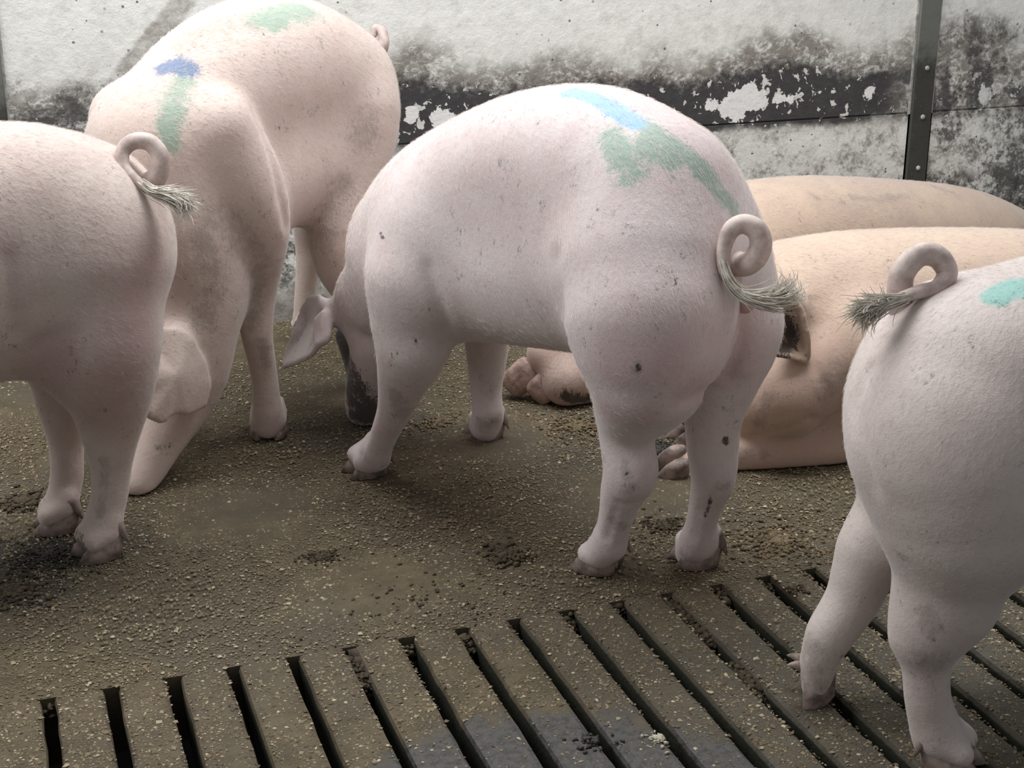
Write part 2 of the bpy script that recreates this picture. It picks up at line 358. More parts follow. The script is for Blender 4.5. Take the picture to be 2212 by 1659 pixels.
def surfnet(F,smooth=2):
    f=F.d; n=f.shape; s=f<0
    c=np.zeros((n[0]-1,n[1]-1,n[2]-1),np.int8)
    for i in (0,1):
        for j in (0,1):
            for k in (0,1): c+=s[i:n[0]-1+i,j:n[1]-1+j,k:n[2]-1+k]
    act=(c>0)&(c<8); idx=-np.ones(act.shape,np.int64); ijk=np.argwhere(act); idx[act]=np.arange(len(ijk))
    acc=np.zeros((len(ijk),3)); cnt=np.zeros(len(ijk))
    co=[(i,j,k) for i in (0,1) for j in (0,1) for k in (0,1)]
    for a in co:
        for ax in range(3):
            if a[ax]: continue
            b=list(a); b[ax]=1
            fa=f[ijk[:,0]+a[0],ijk[:,1]+a[1],ijk[:,2]+a[2]]; fb=f[ijk[:,0]+b[0],ijk[:,1]+b[1],ijk[:,2]+b[2]]
            x=(fa<0)!=(fb<0); t=np.where(x,fa/np.where(x,fa-fb,1),0)
            p=np.zeros((len(ijk),3)); p[:]=a; p[:,ax]+=t
            acc[x]+=p[x]; cnt[x]+=1
    V=F.lo+F.v*(ijk+acc/cnt[:,None])
    Q=[]
    for ax in range(3):
        o=[0,1,2]; o.remove(ax); u,v=o
        A=[slice(None)]*3; B=[slice(None)]*3; A[ax]=slice(0,n[ax]-1); B[ax]=slice(1,n[ax])
        e=np.argwhere(s[tuple(A)]!=s[tuple(B)])
        ok=(e[:,u]>0)&(e[:,v]>0)&(e[:,u]<n[u]-1)&(e[:,v]<n[v]-1); e=e[ok]
        ins=s[e[:,0],e[:,1],e[:,2]]
        def q(du,dv):
            g=e.copy(); g[:,u]-=du; g[:,v]-=dv; return idx[g[:,0],g[:,1],g[:,2]]
        quad=np.stack([q(1,1),q(0,1),q(0,0),q(1,0)],1)
        fl=ins if ax!=1 else ~ins
        quad[~fl]=quad[~fl][:,::-1]; Q.append(quad)
    Q=np.concatenate(Q)
    for _ in range(smooth):
        S=np.zeros_like(V); N=np.zeros(len(V))
        for i in range(4):
            a,b=Q[:,i],Q[:,(i+1)%4]
            for k in range(3): S[:,k]+=np.bincount(a,V[b,k],len(V))+np.bincount(b,V[a,k],len(V))
            N+=np.bincount(a,minlength=len(V))+np.bincount(b,minlength=len(V))
        V=V*.5+.5*S/np.maximum(N,1)[:,None]
    return V,Q
def build_body(groups,grooves=(),vox=.008,floor=None,smooth=2,blur=5):
    lo=np.full(3,9e9); hi=-lo
    for kg,prims in groups:
        for p in prims:
            if p[0]=='c': a=np.array(p[2]); lo=np.minimum(lo,(a[:,:3]-a[:,3:]).min(0)); hi=np.maximum(hi,(a[:,:3]+a[:,3:]).max(0))
            elif p[0]=='t': a=np.array(p[3]); lo=np.minimum(lo,a.min(0)-p[2]); hi=np.maximum(hi,a.max(0)+p[2])
            else: a=np.array(p[2]); lo=np.minimum(lo,a-max(p[3])); hi=np.maximum(hi,a+max(p[3]))
    F=Field(lo-.06,hi+.06,vox)
    fine=[g for g in groups if g[0]==.018 or any(q[0]=='t' for q in g[1])]; apply(F,[g for g in groups if g not in fine])
    for _ in range(blur):
        for a in range(3):
            d=F.d; e=d.copy(); i1=[slice(None)]*3; i0=[slice(None)]*3; i2=[slice(None)]*3
            i0[a]=slice(0,-2); i1[a]=slice(1,-1); i2[a]=slice(2,None)
            e[tuple(i1)]=d[tuple(i1)]*.5+(d[tuple(i0)]+d[tuple(i2)])*.25; F.d=e
    apply(F,fine)
    for g in grooves: groove(F,*g)
    if floor is not None: F.d=np.maximum(F.d,(floor-F.ax[2])[None,None,:])
    return surfnet(F,smooth)

PIGS={'C':{
'marks':[('blue',[(0.9353,2.346,0.8376,0.0235),(0.9502,2.3041,0.8372,0.0231),(0.9643,2.258,0.8293,0.0228),(0.9729,2.2104,0.817,0.0225),(0.9838,2.1793,0.8078,0.0223)]),('green',[(0.9927,2.1719,0.807,0.0223),(1.0068,2.1308,0.7906,0.022),(1.0341,2.1016,0.7682,0.0219),(1.0606,2.0876,0.7469,0.0219)]),('green',[(1.0658,2.0804,0.7332,0.0249),(1.0836,2.0732,0.7111,0.0249),(1.1035,2.0733,0.691,0.0251)]),('green',[(1.0498,2.0816,0.7414,0.016),(1.0769,2.0772,0.7219,0.0161),(1.0977,2.0759,0.7021,0.0162)]),('green',[(0.9422,2.1751,0.7871,0.0355),(0.9422,2.1367,0.7641,0.0351),(0.9444,2.1095,0.7432,0.0349)]),('green',[(0.9768,2.135,0.7843,0.0366),(1.0033,2.1045,0.7696,0.0364)]),('dirt',[(0.7062,3.1397,0.1528,0.0378),(0.702,3.035,0.148,0.0368),(0.7138,3.036,0.092,0.037),(0.7264,3.0523,0.0297,0.0375)]),('dirt',[(0.7099,3.0414,0.0906,0.0474),(0.7359,3.047,0.036,0.0478)]),('dirt',[(0.7049,3.161,0.1851,0.0316),(0.6955,3.0521,0.1432,0.0308),(0.7012,3.0633,0.0843,0.0311),(0.7082,3.0636,0.0391,0.0312)]),('dirt_shade',[(0.9044,1.9779,0.4637,0.0122),(0.9065,1.9745,0.4721,0.0121)]),('dirt',[(0.9049,1.9759,0.4718,0.0043),(0.9072,1.9756,0.4656,0.0043)]),('dirt',[(1.1329,2.1048,0.2733,0.0063),(1.1357,2.1061,0.2665,0.0064)]),('dirt_shade',[(0.6845,2.6196,0.2358,0.0233),(0.6986,2.6336,0.2006,0.0235),(0.7159,2.6436,0.1833,0.0237)]),('dirt_shade',[(0.6795,2.6172,0.2467,0.0125),(0.6841,2.6176,0.2413,0.0125)]),('dirt',[(1.1172,2.119,0.1645,0.004),(1.1176,2.1237,0.1493,0.004),(1.1176,2.1309,0.133,0.0041),(1.1185,2.1366,0.1171,0.0041)]),('dirt_shade',[(1.1007,2.1744,0.0307,0.0167),(1.1152,2.1655,0.0232,0.0167)]),('dirt_shade',[(0.9347,2.0948,0.2053,0.0109),(0.9485,2.0791,0.2224,0.0108)]),('dirt_shade',[(0.9447,2.8673,0.0516,0.0222),(0.9802,2.8617,0.06,0.0222)]),('dirt',[(0.7122,2.5599,0.3632,0.0043),(0.7139,2.5604,0.3556,0.0043)]),('dirt',[(0.673,2.6382,0.5485,0.0043),(0.6741,2.6225,0.5432,0.0043)]),('dirt',[(0.9695,1.9858,0.6036,0.0021),(0.9687,1.9803,0.5977,0.0021)]),('dirt_shade',[(0.9385,2.0877,0.2621,0.0108),(0.9404,2.0828,0.2387,0.0108)]),('dirt',[(0.9394,2.0848,0.2464,0.0031),(0.9398,2.0835,0.2419,0.0031)]),('dirt_shade',[(1.1276,2.1063,0.1857,0.0128),(1.1407,2.1059,0.1883,0.0128)]),('dirt_shade',[(0.9349,2.1313,0.1428,0.0127),(0.9571,2.1314,0.122,0.0128)]),('pink',[(1.1159,2.0398,0.4833,0.0526),(1.1082,2.0662,0.4123,0.0535),(1.0025,1.9724,0.4236,0.0509)]),('pink',[(0.8936,2.0469,0.3643,0.0446),(0.9273,1.9964,0.3779,0.0439)]),('pink',[(0.9452,1.9572,0.4807,0.0498),(0.879,2.0002,0.467,0.0503)]),('pink',[(1.1093,2.0284,0.5378,0.0089),(1.1186,2.0381,0.5226,0.009)])],
'creases':[([(0.9363,2.1159,0.1665),(0.9382,2.1343,0.1323),(0.9386,2.1534,0.0931)],0.006,0.005),([(0.6639,2.7329,0.1255),(0.6592,2.7493,0.0899),(0.6545,2.7586,0.0564)],0.006,0.004),([(0.9361,2.1064,0.1833),(0.9547,2.0999,0.179),(0.9723,2.0923,0.1898)],0.007,0.005),([(1.1088,2.1404,0.1303),(1.1103,2.1474,0.0958),(1.1082,2.1551,0.0656)],0.006,0.004),([(1.1206,2.0415,0.5059),(1.1229,2.0524,0.4471),(1.1145,2.0736,0.397),(1.0424,2.0021,0.4051),(0.9955,1.9808,0.3999)],0.01,0.013),([(0.7317,2.5249,0.5046),(0.7454,2.5146,0.4534),(0.7614,2.526,0.4042),(0.775,2.5677,0.3405)],0.014,0.006),([(1.0059,1.9786,0.4134),(1.1056,2.0901,0.3681),(1.1384,2.0724,0.3906)],0.01,0.005),([(0.8448,2.1745,0.5976),(0.8445,2.1518,0.557),(0.8446,2.1469,0.5194)],0.02,0.006)],
'feet':[((0.9249,2.2651,0.0),(0.9735,2.2179,0.0),(0.9555,2.1803,0.0829)),((1.0881,2.2033,0.0),(1.1489,2.1939,0.0),(1.1247,2.1781,0.0528)),((0.6253,2.7996,0.0),(0.7161,2.8155,0.0),(0.6807,2.7608,0.0623)),((0.9249,2.9293,0.0),(0.9973,2.9218,0.0),(0.9611,2.9006,0.0376))],
'tail':[(1.1135,2.0795,0.5975,0.021),(1.0975,2.0151,0.6056,0.0195),(1.1058,1.9895,0.6201,0.0182),(1.1131,1.9849,0.645,0.0175),(1.1063,1.9897,0.6665,0.017),(1.0897,1.9988,0.6753,0.016),(1.073,2.0072,0.6667,0.0145),(1.0634,2.0082,0.6452,0.0125),(1.0572,2.0015,0.6214,0.0105),(1.0588,1.9929,0.5996,0.0095),(1.0674,1.9786,0.5846,0.0085),(1.0847,1.9631,0.5745,0.007)],'tuft':[(1.0536,1.9977,0.6226),(1.0583,1.9805,0.5932),(1.0744,1.9632,0.5739),(1.0953,1.9492,0.5683),(1.1203,1.9363,0.5694),(1.1398,1.9295,0.5819),(1.1324,1.932,0.5938)],
'body':[(0.0,[('c',0.04,[(1.0288,2.2136,0.6636,0.155),(0.9862,2.3433,0.6886,0.158),(0.9384,2.4889,0.6642,0.16),(0.8903,2.6355,0.6084,0.16),(0.8446,2.7746,0.5416,0.155),(0.8106,2.8781,0.4783,0.132)]),('c',0.06,[(1.0028,2.293,0.5551,0.17),(0.9431,2.4745,0.516,0.165),(0.8899,2.6364,0.4812,0.16),(0.8361,2.8003,0.4362,0.15)]),('c',0.08,[(1.091,2.2166,0.5335,0.16)])]),
(0.05,[('c',0.05,[(0.8046,2.8963,0.4253,0.13),(0.7817,2.9662,0.3491,0.11),(0.752,3.0565,0.2913,0.082),(0.7635,3.0213,0.2152,0.07),(0.7487,3.0665,0.1107,0.052),(0.74,3.0929,0.0362,0.042)]),('c',0.03,[(0.7424,3.182,0.1839,0.045),(0.7519,3.1209,0.1148,0.045),(0.7483,3.0999,0.035,0.042)])]),
(0.012,[('t',0.008,0.0065,[(0.6463,3.2163,0.2082),(0.6483,3.2119,0.273),(0.6627,3.1681,0.2856),(0.6684,3.1189,0.2823),(0.6656,3.0793,0.2563),(0.651,3.0434,0.2279),(0.6345,3.0457,0.2142),(0.6204,3.0727,0.1807),(0.5977,3.1417,0.1432),(0.5811,3.2083,0.1152),(0.5942,3.2163,0.1525),(0.6122,3.2097,0.197),(0.6329,3.227,0.2397),(0.6483,3.2119,0.273)])]),
(0.01,[('t',0.008,0.006,[(0.645,3.0632,0.2471),(0.6387,3.1039,0.252),(0.6513,3.0815,0.2741),(0.6612,3.0672,0.2687),(0.6574,3.0467,0.24),(0.6496,3.0387,0.2189),(0.6341,3.0539,0.2096),(0.6324,3.091,0.2222),(0.6387,3.1039,0.252)])]),
(0.012,[('t',0.008,0.0065,[(0.6861,3.5134,0.1427),(0.7035,3.3644,0.2233),(0.6962,3.4507,0.1971),(0.6863,3.5129,0.1489),(0.6735,3.552,0.1039),(0.6782,3.5055,0.1337),(0.6873,3.4137,0.1765)])]),
(0.02,[('c',0.02,[(0.69,3.0849,0.2629,0.032),(0.6694,3.1156,0.2756,0.02),(0.6582,3.1498,0.2748,0.01)])]),
(0.09,[('c',0.03,[(0.7816,2.6459,0.5245,0.1),(0.7514,2.6417,0.4554,0.1)])]),
(0.03,[('c',0.02,[(0.7439,2.6323,0.4494,0.092),(0.7308,2.6404,0.3747,0.082),(0.7287,2.6306,0.3264,0.074),(0.7131,2.6623,0.2373,0.049),(0.7056,2.6851,0.1819,0.038),(0.6942,2.7197,0.1264,0.031),(0.6807,2.7608,0.0623,0.031),(0.6677,2.8003,0.0199,0.028)])]),
(0.04,[('c',0.02,[(0.9437,2.8574,0.3626,0.1),(0.9591,2.8745,0.2747,0.057),(0.9653,2.8877,0.2076,0.047),(0.964,2.8918,0.1107,0.035),(0.9665,2.8841,0.07,0.035),(0.9611,2.9006,0.0322,0.034)])]),
(0.06,[('c',0.05,[(0.9918,2.1342,0.5636,0.148),(0.9789,2.0932,0.5133,0.135)])]),
(0.035,[('c',0.03,[(0.9759,2.0862,0.5077,0.128),(0.9693,2.0744,0.4215,0.1),(0.9617,2.1295,0.3307,0.058),(0.9613,2.1308,0.276,0.047),(0.9643,2.1215,0.2327,0.047),(0.9586,2.1389,0.1881,0.04),(0.9577,2.1577,0.1368,0.033),(0.9555,2.1803,0.0829,0.031),(0.9474,2.2052,0.0414,0.03)]),('c',0.015,[(0.978,2.0959,0.2493,0.024),(0.9735,2.1097,0.2106,0.028),(0.9694,2.1222,0.1882,0.022)])]),
(0.012,[('c',0.03,[(1.1213,2.1882,0.5217,0.12),(1.1427,2.1553,0.463,0.105),(1.1423,2.1564,0.3963,0.082),(1.1327,2.1538,0.2966,0.052),(1.1338,2.1502,0.2372,0.047),(1.1343,2.1487,0.1764,0.038),(1.1306,2.1601,0.1277,0.032),(1.1277,2.1689,0.0883,0.029),(1.1247,2.1781,0.0528,0.031),(1.119,2.1955,0.0181,0.029)]),('c',0.015,[(1.1468,2.1269,0.2096,0.02),(1.1447,2.1331,0.1706,0.023),(1.1406,2.1456,0.1457,0.018)])]),
(0.012,[('c',0.01,[(0.9572,2.099,0.2551,0.02),(0.9583,2.0957,0.2227,0.024),(0.9564,2.1017,0.2053,0.021)])]),
(0.012,[('c',0.01,[(1.1324,2.1161,0.2071,0.014),(1.1328,2.1149,0.1867,0.017),(1.1311,2.1204,0.1707,0.014)])]),
(0.018,[('c',0.006,[(0.9555,2.1803,0.0829,0.022),(0.9537,2.2072,0.046,0.0205),(0.9308,2.2266,0.035,0.0175)]),('c',0.012,[(0.9612,2.1747,0.0629,0.018),(0.9605,2.1984,0.068,0.0125)]),('c',0.006,[(0.9555,2.1803,0.0829,0.022),(0.9836,2.238,0.046,0.0205),(0.9635,2.2604,0.035,0.0175)]),('c',0.012,[(0.9612,2.1747,0.0629,0.018),(0.9926,2.2314,0.068,0.0125)])]),
(0.018,[('c',0.006,[(1.1247,2.1781,0.0528,0.022),(1.1451,2.1727,0.046,0.0205),(1.1151,2.1753,0.035,0.0175)]),('c',0.012,[(1.1326,2.1769,0.0328,0.018),(1.1557,2.1696,0.068,0.0125)]),('c',0.006,[(1.1247,2.1781,0.0528,0.022),(1.1517,2.2152,0.046,0.0205),(1.1223,2.2218,0.035,0.0175)]),('c',0.012,[(1.1326,2.1769,0.0328,0.018),(1.1628,2.215,0.068,0.0125)])]),
(0.018,[('c',0.006,[(0.6807,2.7608,0.0623,0.022),(0.6891,2.7889,0.046,0.0205),(0.6599,2.7818,0.035,0.0175)]),('c',0.012,[(0.6886,2.7622,0.0423,0.018),(0.7002,2.7894,0.068,0.0125)]),('c',0.006,[(0.6807,2.7608,0.0623,0.022),(0.6817,2.8313,0.046,0.0205),(0.6518,2.8281,0.035,0.0175)]),('c',0.012,[(0.6886,2.7622,0.0423,0.018),(0.6923,2.8347,0.068,0.0125)])]),
(0.018,[('c',0.006,[(0.9611,2.9006,0.0376,0.022),(0.9834,2.9016,0.046,0.0205),(0.9533,2.9027,0.035,0.0175)]),('c',0.012,[(0.9691,2.8998,0.0176,0.018),(0.9941,2.899,0.068,0.0125)]),('c',0.006,[(0.9611,2.9006,0.0376,0.022),(0.9878,2.9444,0.046,0.0205),(0.9582,2.9495,0.035,0.0175)]),('c',0.012,[(0.9691,2.8998,0.0176,0.018),(0.9989,2.9448,0.068,0.0125)])])],
'axis':((1.03,2.21,0.0),(-0.312,0.9501,0.0),(-0.9501,-0.312,0.0))},'B':{
'marks':[('blue',[(0.3451,3.0185,0.8228,0.0301),(0.374,3.0169,0.8263,0.0302),(0.3855,3.0054,0.82,0.0301)]),('green',[(0.3718,2.9806,0.8012,0.0326),(0.3471,2.9447,0.7715,0.0323),(0.332,2.9162,0.7364,0.0321)]),('green',[(0.3277,2.9164,0.7366,0.0267),(0.3327,2.8974,0.6948,0.0267)]),('green',[(0.5599,3.1314,0.9011,0.044),(0.6102,3.1649,0.9059,0.0446),(0.6654,3.2159,0.9113,0.0455)]),('green',[(0.5933,3.1326,0.8905,0.0192),(0.5801,3.1161,0.8831,0.0191)]),('dirt_shade',[(0.3939,3.0762,0.866,0.0418),(0.4335,3.0878,0.8817,0.042),(0.494,3.1098,0.8959,0.0425),(0.5336,3.119,0.8984,0.0428)]),('dirt_shade',[(0.4105,2.9036,0.5423,0.0458),(0.4582,2.9359,0.484,0.0468),(0.4843,2.9666,0.4358,0.0476)]),('dirt_shade',[(0.378,2.8866,0.5019,0.0365),(0.3933,2.8943,0.4422,0.0369)]),('dirt_shade',[(0.4843,2.9666,0.4358,0.0238),(0.4904,2.9955,0.3685,0.0242)]),('dirt_shade',[(0.5004,2.9842,0.4103,0.025),(0.4966,3.0105,0.3438,0.0253),(0.4899,3.0208,0.2804,0.0256)]),('dirt_shade',[(0.7912,3.2045,0.6572,0.0461),(0.7785,3.1997,0.628,0.0461)]),('dirt_shade',[(0.5029,3.0247,0.2366,0.0178),(0.5126,3.0401,0.1784,0.018)]),('dirt_shade',[(0.368,2.8949,0.3388,0.0372),(0.39,2.8975,0.3843,0.0371)]),('dirt_shade',[(0.6789,3.1688,0.4121,0.0412),(0.7036,3.1726,0.4828,0.041),(0.7278,3.1784,0.5319,0.041)])],
'creases':[([(0.5041,2.9633,0.7382),(0.521,2.9512,0.6839),(0.5352,2.9434,0.6284),(0.5436,2.9458,0.566),(0.5597,2.9771,0.4975)],0.012,0.008),([(0.4879,2.9849,0.3914),(0.5148,2.9775,0.4305),(0.5391,2.9677,0.47)],0.012,0.005)],
'feet':[((0.5082,3.053,0.0),(0.5437,3.185,0.0),(0.5154,3.0736,0.0596)),((0.7318,3.7519,0.0),(0.7619,3.7984,0.0),(0.7391,3.7433,0.0599)),((0.254,3.1132,0.0),(0.3148,3.1652,0.0),(0.292,3.1457,0.0655)),((0.7779,3.2718,0.0),(0.8387,3.3238,0.0),(0.8159,3.3043,0.1358))],
'tail':[(0.9706,3.9096,0.6977,0.02),(0.9974,3.8872,0.7235,0.018),(1.0132,3.8815,0.7536,0.016),(1.0132,3.8923,0.7825,0.014),(0.9992,3.9006,0.7917,0.012),(0.989,3.8974,0.7732,0.01)],
'body':[(0,[('c',0.04,[(0.7433,3.4001,0.7042,0.172),(0.6425,3.314,0.7615,0.17),(0.5339,3.221,0.766,0.165),(0.4242,3.1272,0.7298,0.15),(0.3406,3.0557,0.6537,0.142)]),('c',0.06,[(0.793,3.4427,0.5981,0.13),(0.6316,3.3046,0.5827,0.16),(0.5876,3.267,0.5816,0.155),(0.4842,3.1786,0.5587,0.16),(0.4408,3.1414,0.4379,0.13)])]),
(0.05,[('c',0.04,[(0.328,3.0449,0.6516,0.15),(0.3333,3.0231,0.5128,0.145),(0.3531,3.027,0.3929,0.135),(0.3435,3.0056,0.2997,0.112),(0.3311,2.9949,0.2131,0.098),(0.3076,2.9749,0.1508,0.08),(0.2658,2.926,0.0913,0.057),(0.2294,2.8882,0.0389,0.044),(0.2089,2.8642,0.0126,0.036)])]),
(0.012,[('t',0.008,0.0065,[(0.2972,2.8227,0.2523),(0.2809,2.8558,0.3378),(0.3064,2.8604,0.3338),(0.3326,2.866,0.3102),(0.3611,2.8869,0.2539),(0.3697,2.8947,0.1987),(0.3545,2.8858,0.1594),(0.3143,2.8509,0.1605),(0.2851,2.8296,0.1745),(0.2619,2.8095,0.163),(0.236,2.7868,0.185),(0.2249,2.7945,0.2125),(0.2244,2.7939,0.251),(0.2374,2.8095,0.2824),(0.259,2.8412,0.3082),(0.2809,2.8558,0.3378)])]),
(0.02,[('c',0.02,[(0.3299,2.9808,0.2883,0.052),(0.3056,2.8942,0.3017,0.042)])]),
(0.015,[('t',0.012,0.005,[(0.1113,3.0438,0.2452),(0.1689,3.0273,0.3243),(0.211,3.0765,0.2889),(0.1938,3.1013,0.2435),(0.2005,3.107,0.1909),(0.1847,3.0934,0.154),(0.1282,3.0583,0.1649),(0.0956,3.0304,0.1787),(0.0748,3.0126,0.1701),(0.066,2.9919,0.1844),(0.0701,2.9823,0.2202),(0.0724,2.9843,0.2574),(0.1068,3.0005,0.2926),(0.1689,3.0273,0.3243)])]),
(0.03,[('c',0.02,[(0.4323,2.9763,0.7034,0.08),(0.4752,2.9997,0.584,0.09),(0.5076,3.0275,0.4835,0.07),(0.5153,3.0472,0.3831,0.042),(0.5081,3.0543,0.3207,0.036),(0.4989,3.0529,0.2495,0.035),(0.508,3.0673,0.1863,0.032),(0.5136,3.0721,0.1253,0.031),(0.5154,3.0736,0.0596,0.034),(0.5132,3.0717,0.0255,0.031)])]),
(0.03,[('c',0.02,[(0.2763,3.1587,0.7034,0.08),(0.3062,3.1973,0.584,0.09),(0.3158,3.2056,0.4835,0.07),(0.3137,3.1906,0.3831,0.042),(0.3005,3.1662,0.3207,0.036),(0.2864,3.1475,0.2495,0.035),(0.2944,3.1478,0.1863,0.032),(0.2962,3.1493,0.1253,0.031),(0.2942,3.1476,0.0596,0.034),(0.292,3.1457,0.0255,0.031)])]),
(0.03,[('c',0.03,[(0.7783,3.3248,0.6603,0.12),(0.762,3.2714,0.5114,0.085),(0.7138,3.217,0.4302,0.06),(0.7122,3.2156,0.3446,0.049),(0.7728,3.2674,0.2316,0.039),(0.8178,3.3059,0.1418,0.033),(0.8159,3.3043,0.0958,0.032)])]),
(0.03,[('c',0.03,[(0.7519,3.5128,0.578,0.11),(0.7493,3.5237,0.4632,0.075)]),('c',0.03,[(0.7493,3.5237,0.4632,0.075),(0.7581,3.6776,0.3245,0.05),(0.7539,3.7118,0.231,0.036),(0.7456,3.7303,0.152,0.031),(0.7399,3.7415,0.086,0.03),(0.7396,3.749,0.0453,0.03)])]),
(0.018,[('c',0.006,[(0.5154,3.0736,0.0596,0.022),(0.5448,3.1063,0.046,0.0205),(0.5389,3.0768,0.035,0.0175)]),('c',0.012,[(0.5175,3.0813,0.0396,0.018),(0.5491,3.1166,0.068,0.0125)]),('c',0.006,[(0.5154,3.0736,0.0596,0.022),(0.5033,3.1175,0.046,0.0205),(0.4936,3.089,0.035,0.0175)]),('c',0.012,[(0.5175,3.0813,0.0396,0.018),(0.5047,3.1285,0.068,0.0125)])]),
(0.018,[('c',0.006,[(0.7391,3.7433,0.0599,0.022),(0.783,3.7914,0.046,0.0205),(0.7684,3.7652,0.035,0.0175)]),('c',0.012,[(0.7434,3.75,0.0399,0.018),(0.7902,3.7998,0.068,0.0125)]),('c',0.006,[(0.7391,3.7433,0.0599,0.022),(0.7469,3.8148,0.046,0.0205),(0.7289,3.7907,0.035,0.0175)]),('c',0.012,[(0.7434,3.75,0.0399,0.018),(0.7516,3.8248,0.068,0.0125)])]),
(0.018,[('c',0.006,[(0.292,3.1457,0.0655,0.022),(0.3143,3.1365,0.046,0.0205),(0.2928,3.1155,0.035,0.0175)]),('c',0.012,[(0.2981,3.1509,0.0455,0.018),(0.3237,3.1425,0.068,0.0125)]),('c',0.006,[(0.292,3.1457,0.0655,0.022),(0.2864,3.1692,0.046,0.0205),(0.2623,3.1512,0.035,0.0175)]),('c',0.012,[(0.2981,3.1509,0.0455,0.018),(0.2938,3.1775,0.068,0.0125)])]),
(0.018,[('c',0.006,[(0.8159,3.3043,0.1358,0.022),(0.8382,3.2951,0.046,0.0205),(0.8167,3.2741,0.035,0.0175)]),('c',0.012,[(0.822,3.3095,0.1158,0.018),(0.8476,3.3011,0.068,0.0125)]),('c',0.006,[(0.8159,3.3043,0.1358,0.022),(0.8103,3.3278,0.046,0.0205),(0.7862,3.3098,0.035,0.0175)]),('c',0.012,[(0.822,3.3095,0.1158,0.018),(0.8177,3.3361,0.068,0.0125)])])],
'axis':((0.445,3.145,0.0),(-0.76,-0.65,0.0),(0.65,-0.76,0.0))},'A':{
'marks':[('dirt',[(0.0565,2.5871,0.0111,0.0356),(0.0855,2.5831,0.0176,0.0356),(0.1087,2.5745,0.0084,0.0357)]),('dirt_shade',[(0.13,2.5573,0.2,0.0132),(0.1311,2.5627,0.1798,0.0133),(0.1251,2.5695,0.1328,0.0134),(0.1153,2.5677,0.0893,0.0134)]),('dirt',[(0.0028,2.7347,0.0158,0.0106),(0.0231,2.7312,0.0094,0.0106)]),('pink',[(0.1985,2.4938,0.4453,0.0554),(0.1602,2.4826,0.3697,0.0554),(0.1334,2.52,0.2922,0.0565)]),('pink',[(0.0672,2.487,0.4284,0.0467),(0.0533,2.5625,0.3218,0.0485)]),('pink',[(0.2126,2.5071,0.5061,0.0474),(0.2345,2.521,0.5658,0.0474)])],
'creases':[([(0.0358,2.4891,0.441),(0.0544,2.4872,0.4501),(0.0926,2.4794,0.4647)],0.012,0.006),([(0.0106,2.4604,0.5999),(0.0054,2.4601,0.5384),(0.0045,2.4729,0.4717)],0.015,0.006)],
'feet':[((0.0628,2.5745,0.0),(0.1305,2.5957,0.0),(0.1214,2.5941,0.0678)),((-0.0013,2.7369,0.0),(0.0523,2.7357,0.0),(0.051,2.7415,0.0444)),((-0.6728,2.3564,0.0),(-0.5951,2.3756,0.0),(-0.5951,2.3756,0.1)),((-0.7304,2.5893,0.0),(-0.6527,2.6086,0.0),(-0.6527,2.6086,0.1))],
'tail':[(0.2408,2.6417,0.6739,0.022),(0.2584,2.6197,0.6769,0.02),(0.2748,2.6105,0.6979,0.0175),(0.2774,2.6142,0.7254,0.016),(0.2618,2.622,0.7468,0.0155),(0.2359,2.6265,0.7491,0.0145),(0.2162,2.622,0.7334,0.013),(0.2152,2.6081,0.7103,0.011),(0.229,2.591,0.6925,0.009),(0.2475,2.5728,0.6763,0.007),(0.2667,2.5627,0.6673,0.006)],'tuft':[(0.2355,2.5815,0.6882),(0.2555,2.5638,0.6718),(0.2804,2.5483,0.666),(0.3048,2.5316,0.6564),(0.3048,2.5241,0.6483)],
'body':[(0,[('c',0.03,[(0.1165,2.6753,0.5806,0.18),(0.0488,2.6585,0.6146,0.172),(-0.0569,2.6324,0.6205,0.175),(-0.1788,2.6022,0.6289,0.175),(-0.2953,2.5734,0.6294,0.17),(-0.3895,2.5501,0.6125,0.15)]),('c',0.06,[(-0.0532,2.6333,0.5223,0.178),(-0.1718,2.6039,0.5166,0.18),(-0.3103,2.5697,0.5234,0.17)])]),
(0.04,[('c',0.04,[(-0.8472,2.4368,0.5,0.14),(-0.9734,2.4056,0.44,0.11),(-1.051,2.3864,0.36,0.085),(-1.1093,2.372,0.25,0.06),(-1.1481,2.3624,0.17,0.042)])]),
(0.015,[('t',0.012,0.006,[(-0.9784,2.3426,0.48),(-0.964,2.2843,0.5),(-1.049,2.2118,0.42),(-1.1145,2.2265,0.34),(-1.0512,2.3039,0.42)])]),
(0.03,[('c',0.02,[(-0.5951,2.3756,0.45,0.1),(-0.5927,2.3659,0.3,0.065),(-0.6048,2.3732,0.2,0.036),(-0.5951,2.3756,0.12,0.028),(-0.6145,2.3708,0.05,0.028)])]),
(0.015,[('t',0.012,0.006,[(-1.0072,2.459,0.48),(-1.0216,2.5173,0.5),(-1.1307,2.5418,0.42),(-1.1817,2.4983,0.34),(-1.0897,2.4592,0.42)])]),
(0.03,[('c',0.02,[(-0.6527,2.6086,0.45,0.1),(-0.6551,2.6183,0.3,0.065),(-0.6625,2.6062,0.2,0.036),(-0.6527,2.6086,0.12,0.028),(-0.6722,2.6038,0.05,0.028)])]),
(0.09,[('c',0.05,[(0.1291,2.6269,0.5156,0.13),(0.1321,2.607,0.4445,0.108)])]),
(0.035,[('c',0.03,[(0.1369,2.5927,0.4396,0.112),(0.1375,2.5877,0.407,0.115),(0.1538,2.5918,0.3173,0.08),(0.1503,2.5961,0.2454,0.058),(0.1459,2.6001,0.1723,0.04),(0.1395,2.5985,0.1188,0.036),(0.1272,2.5955,0.0756,0.035),(0.1045,2.5899,0.0396,0.033)])]),
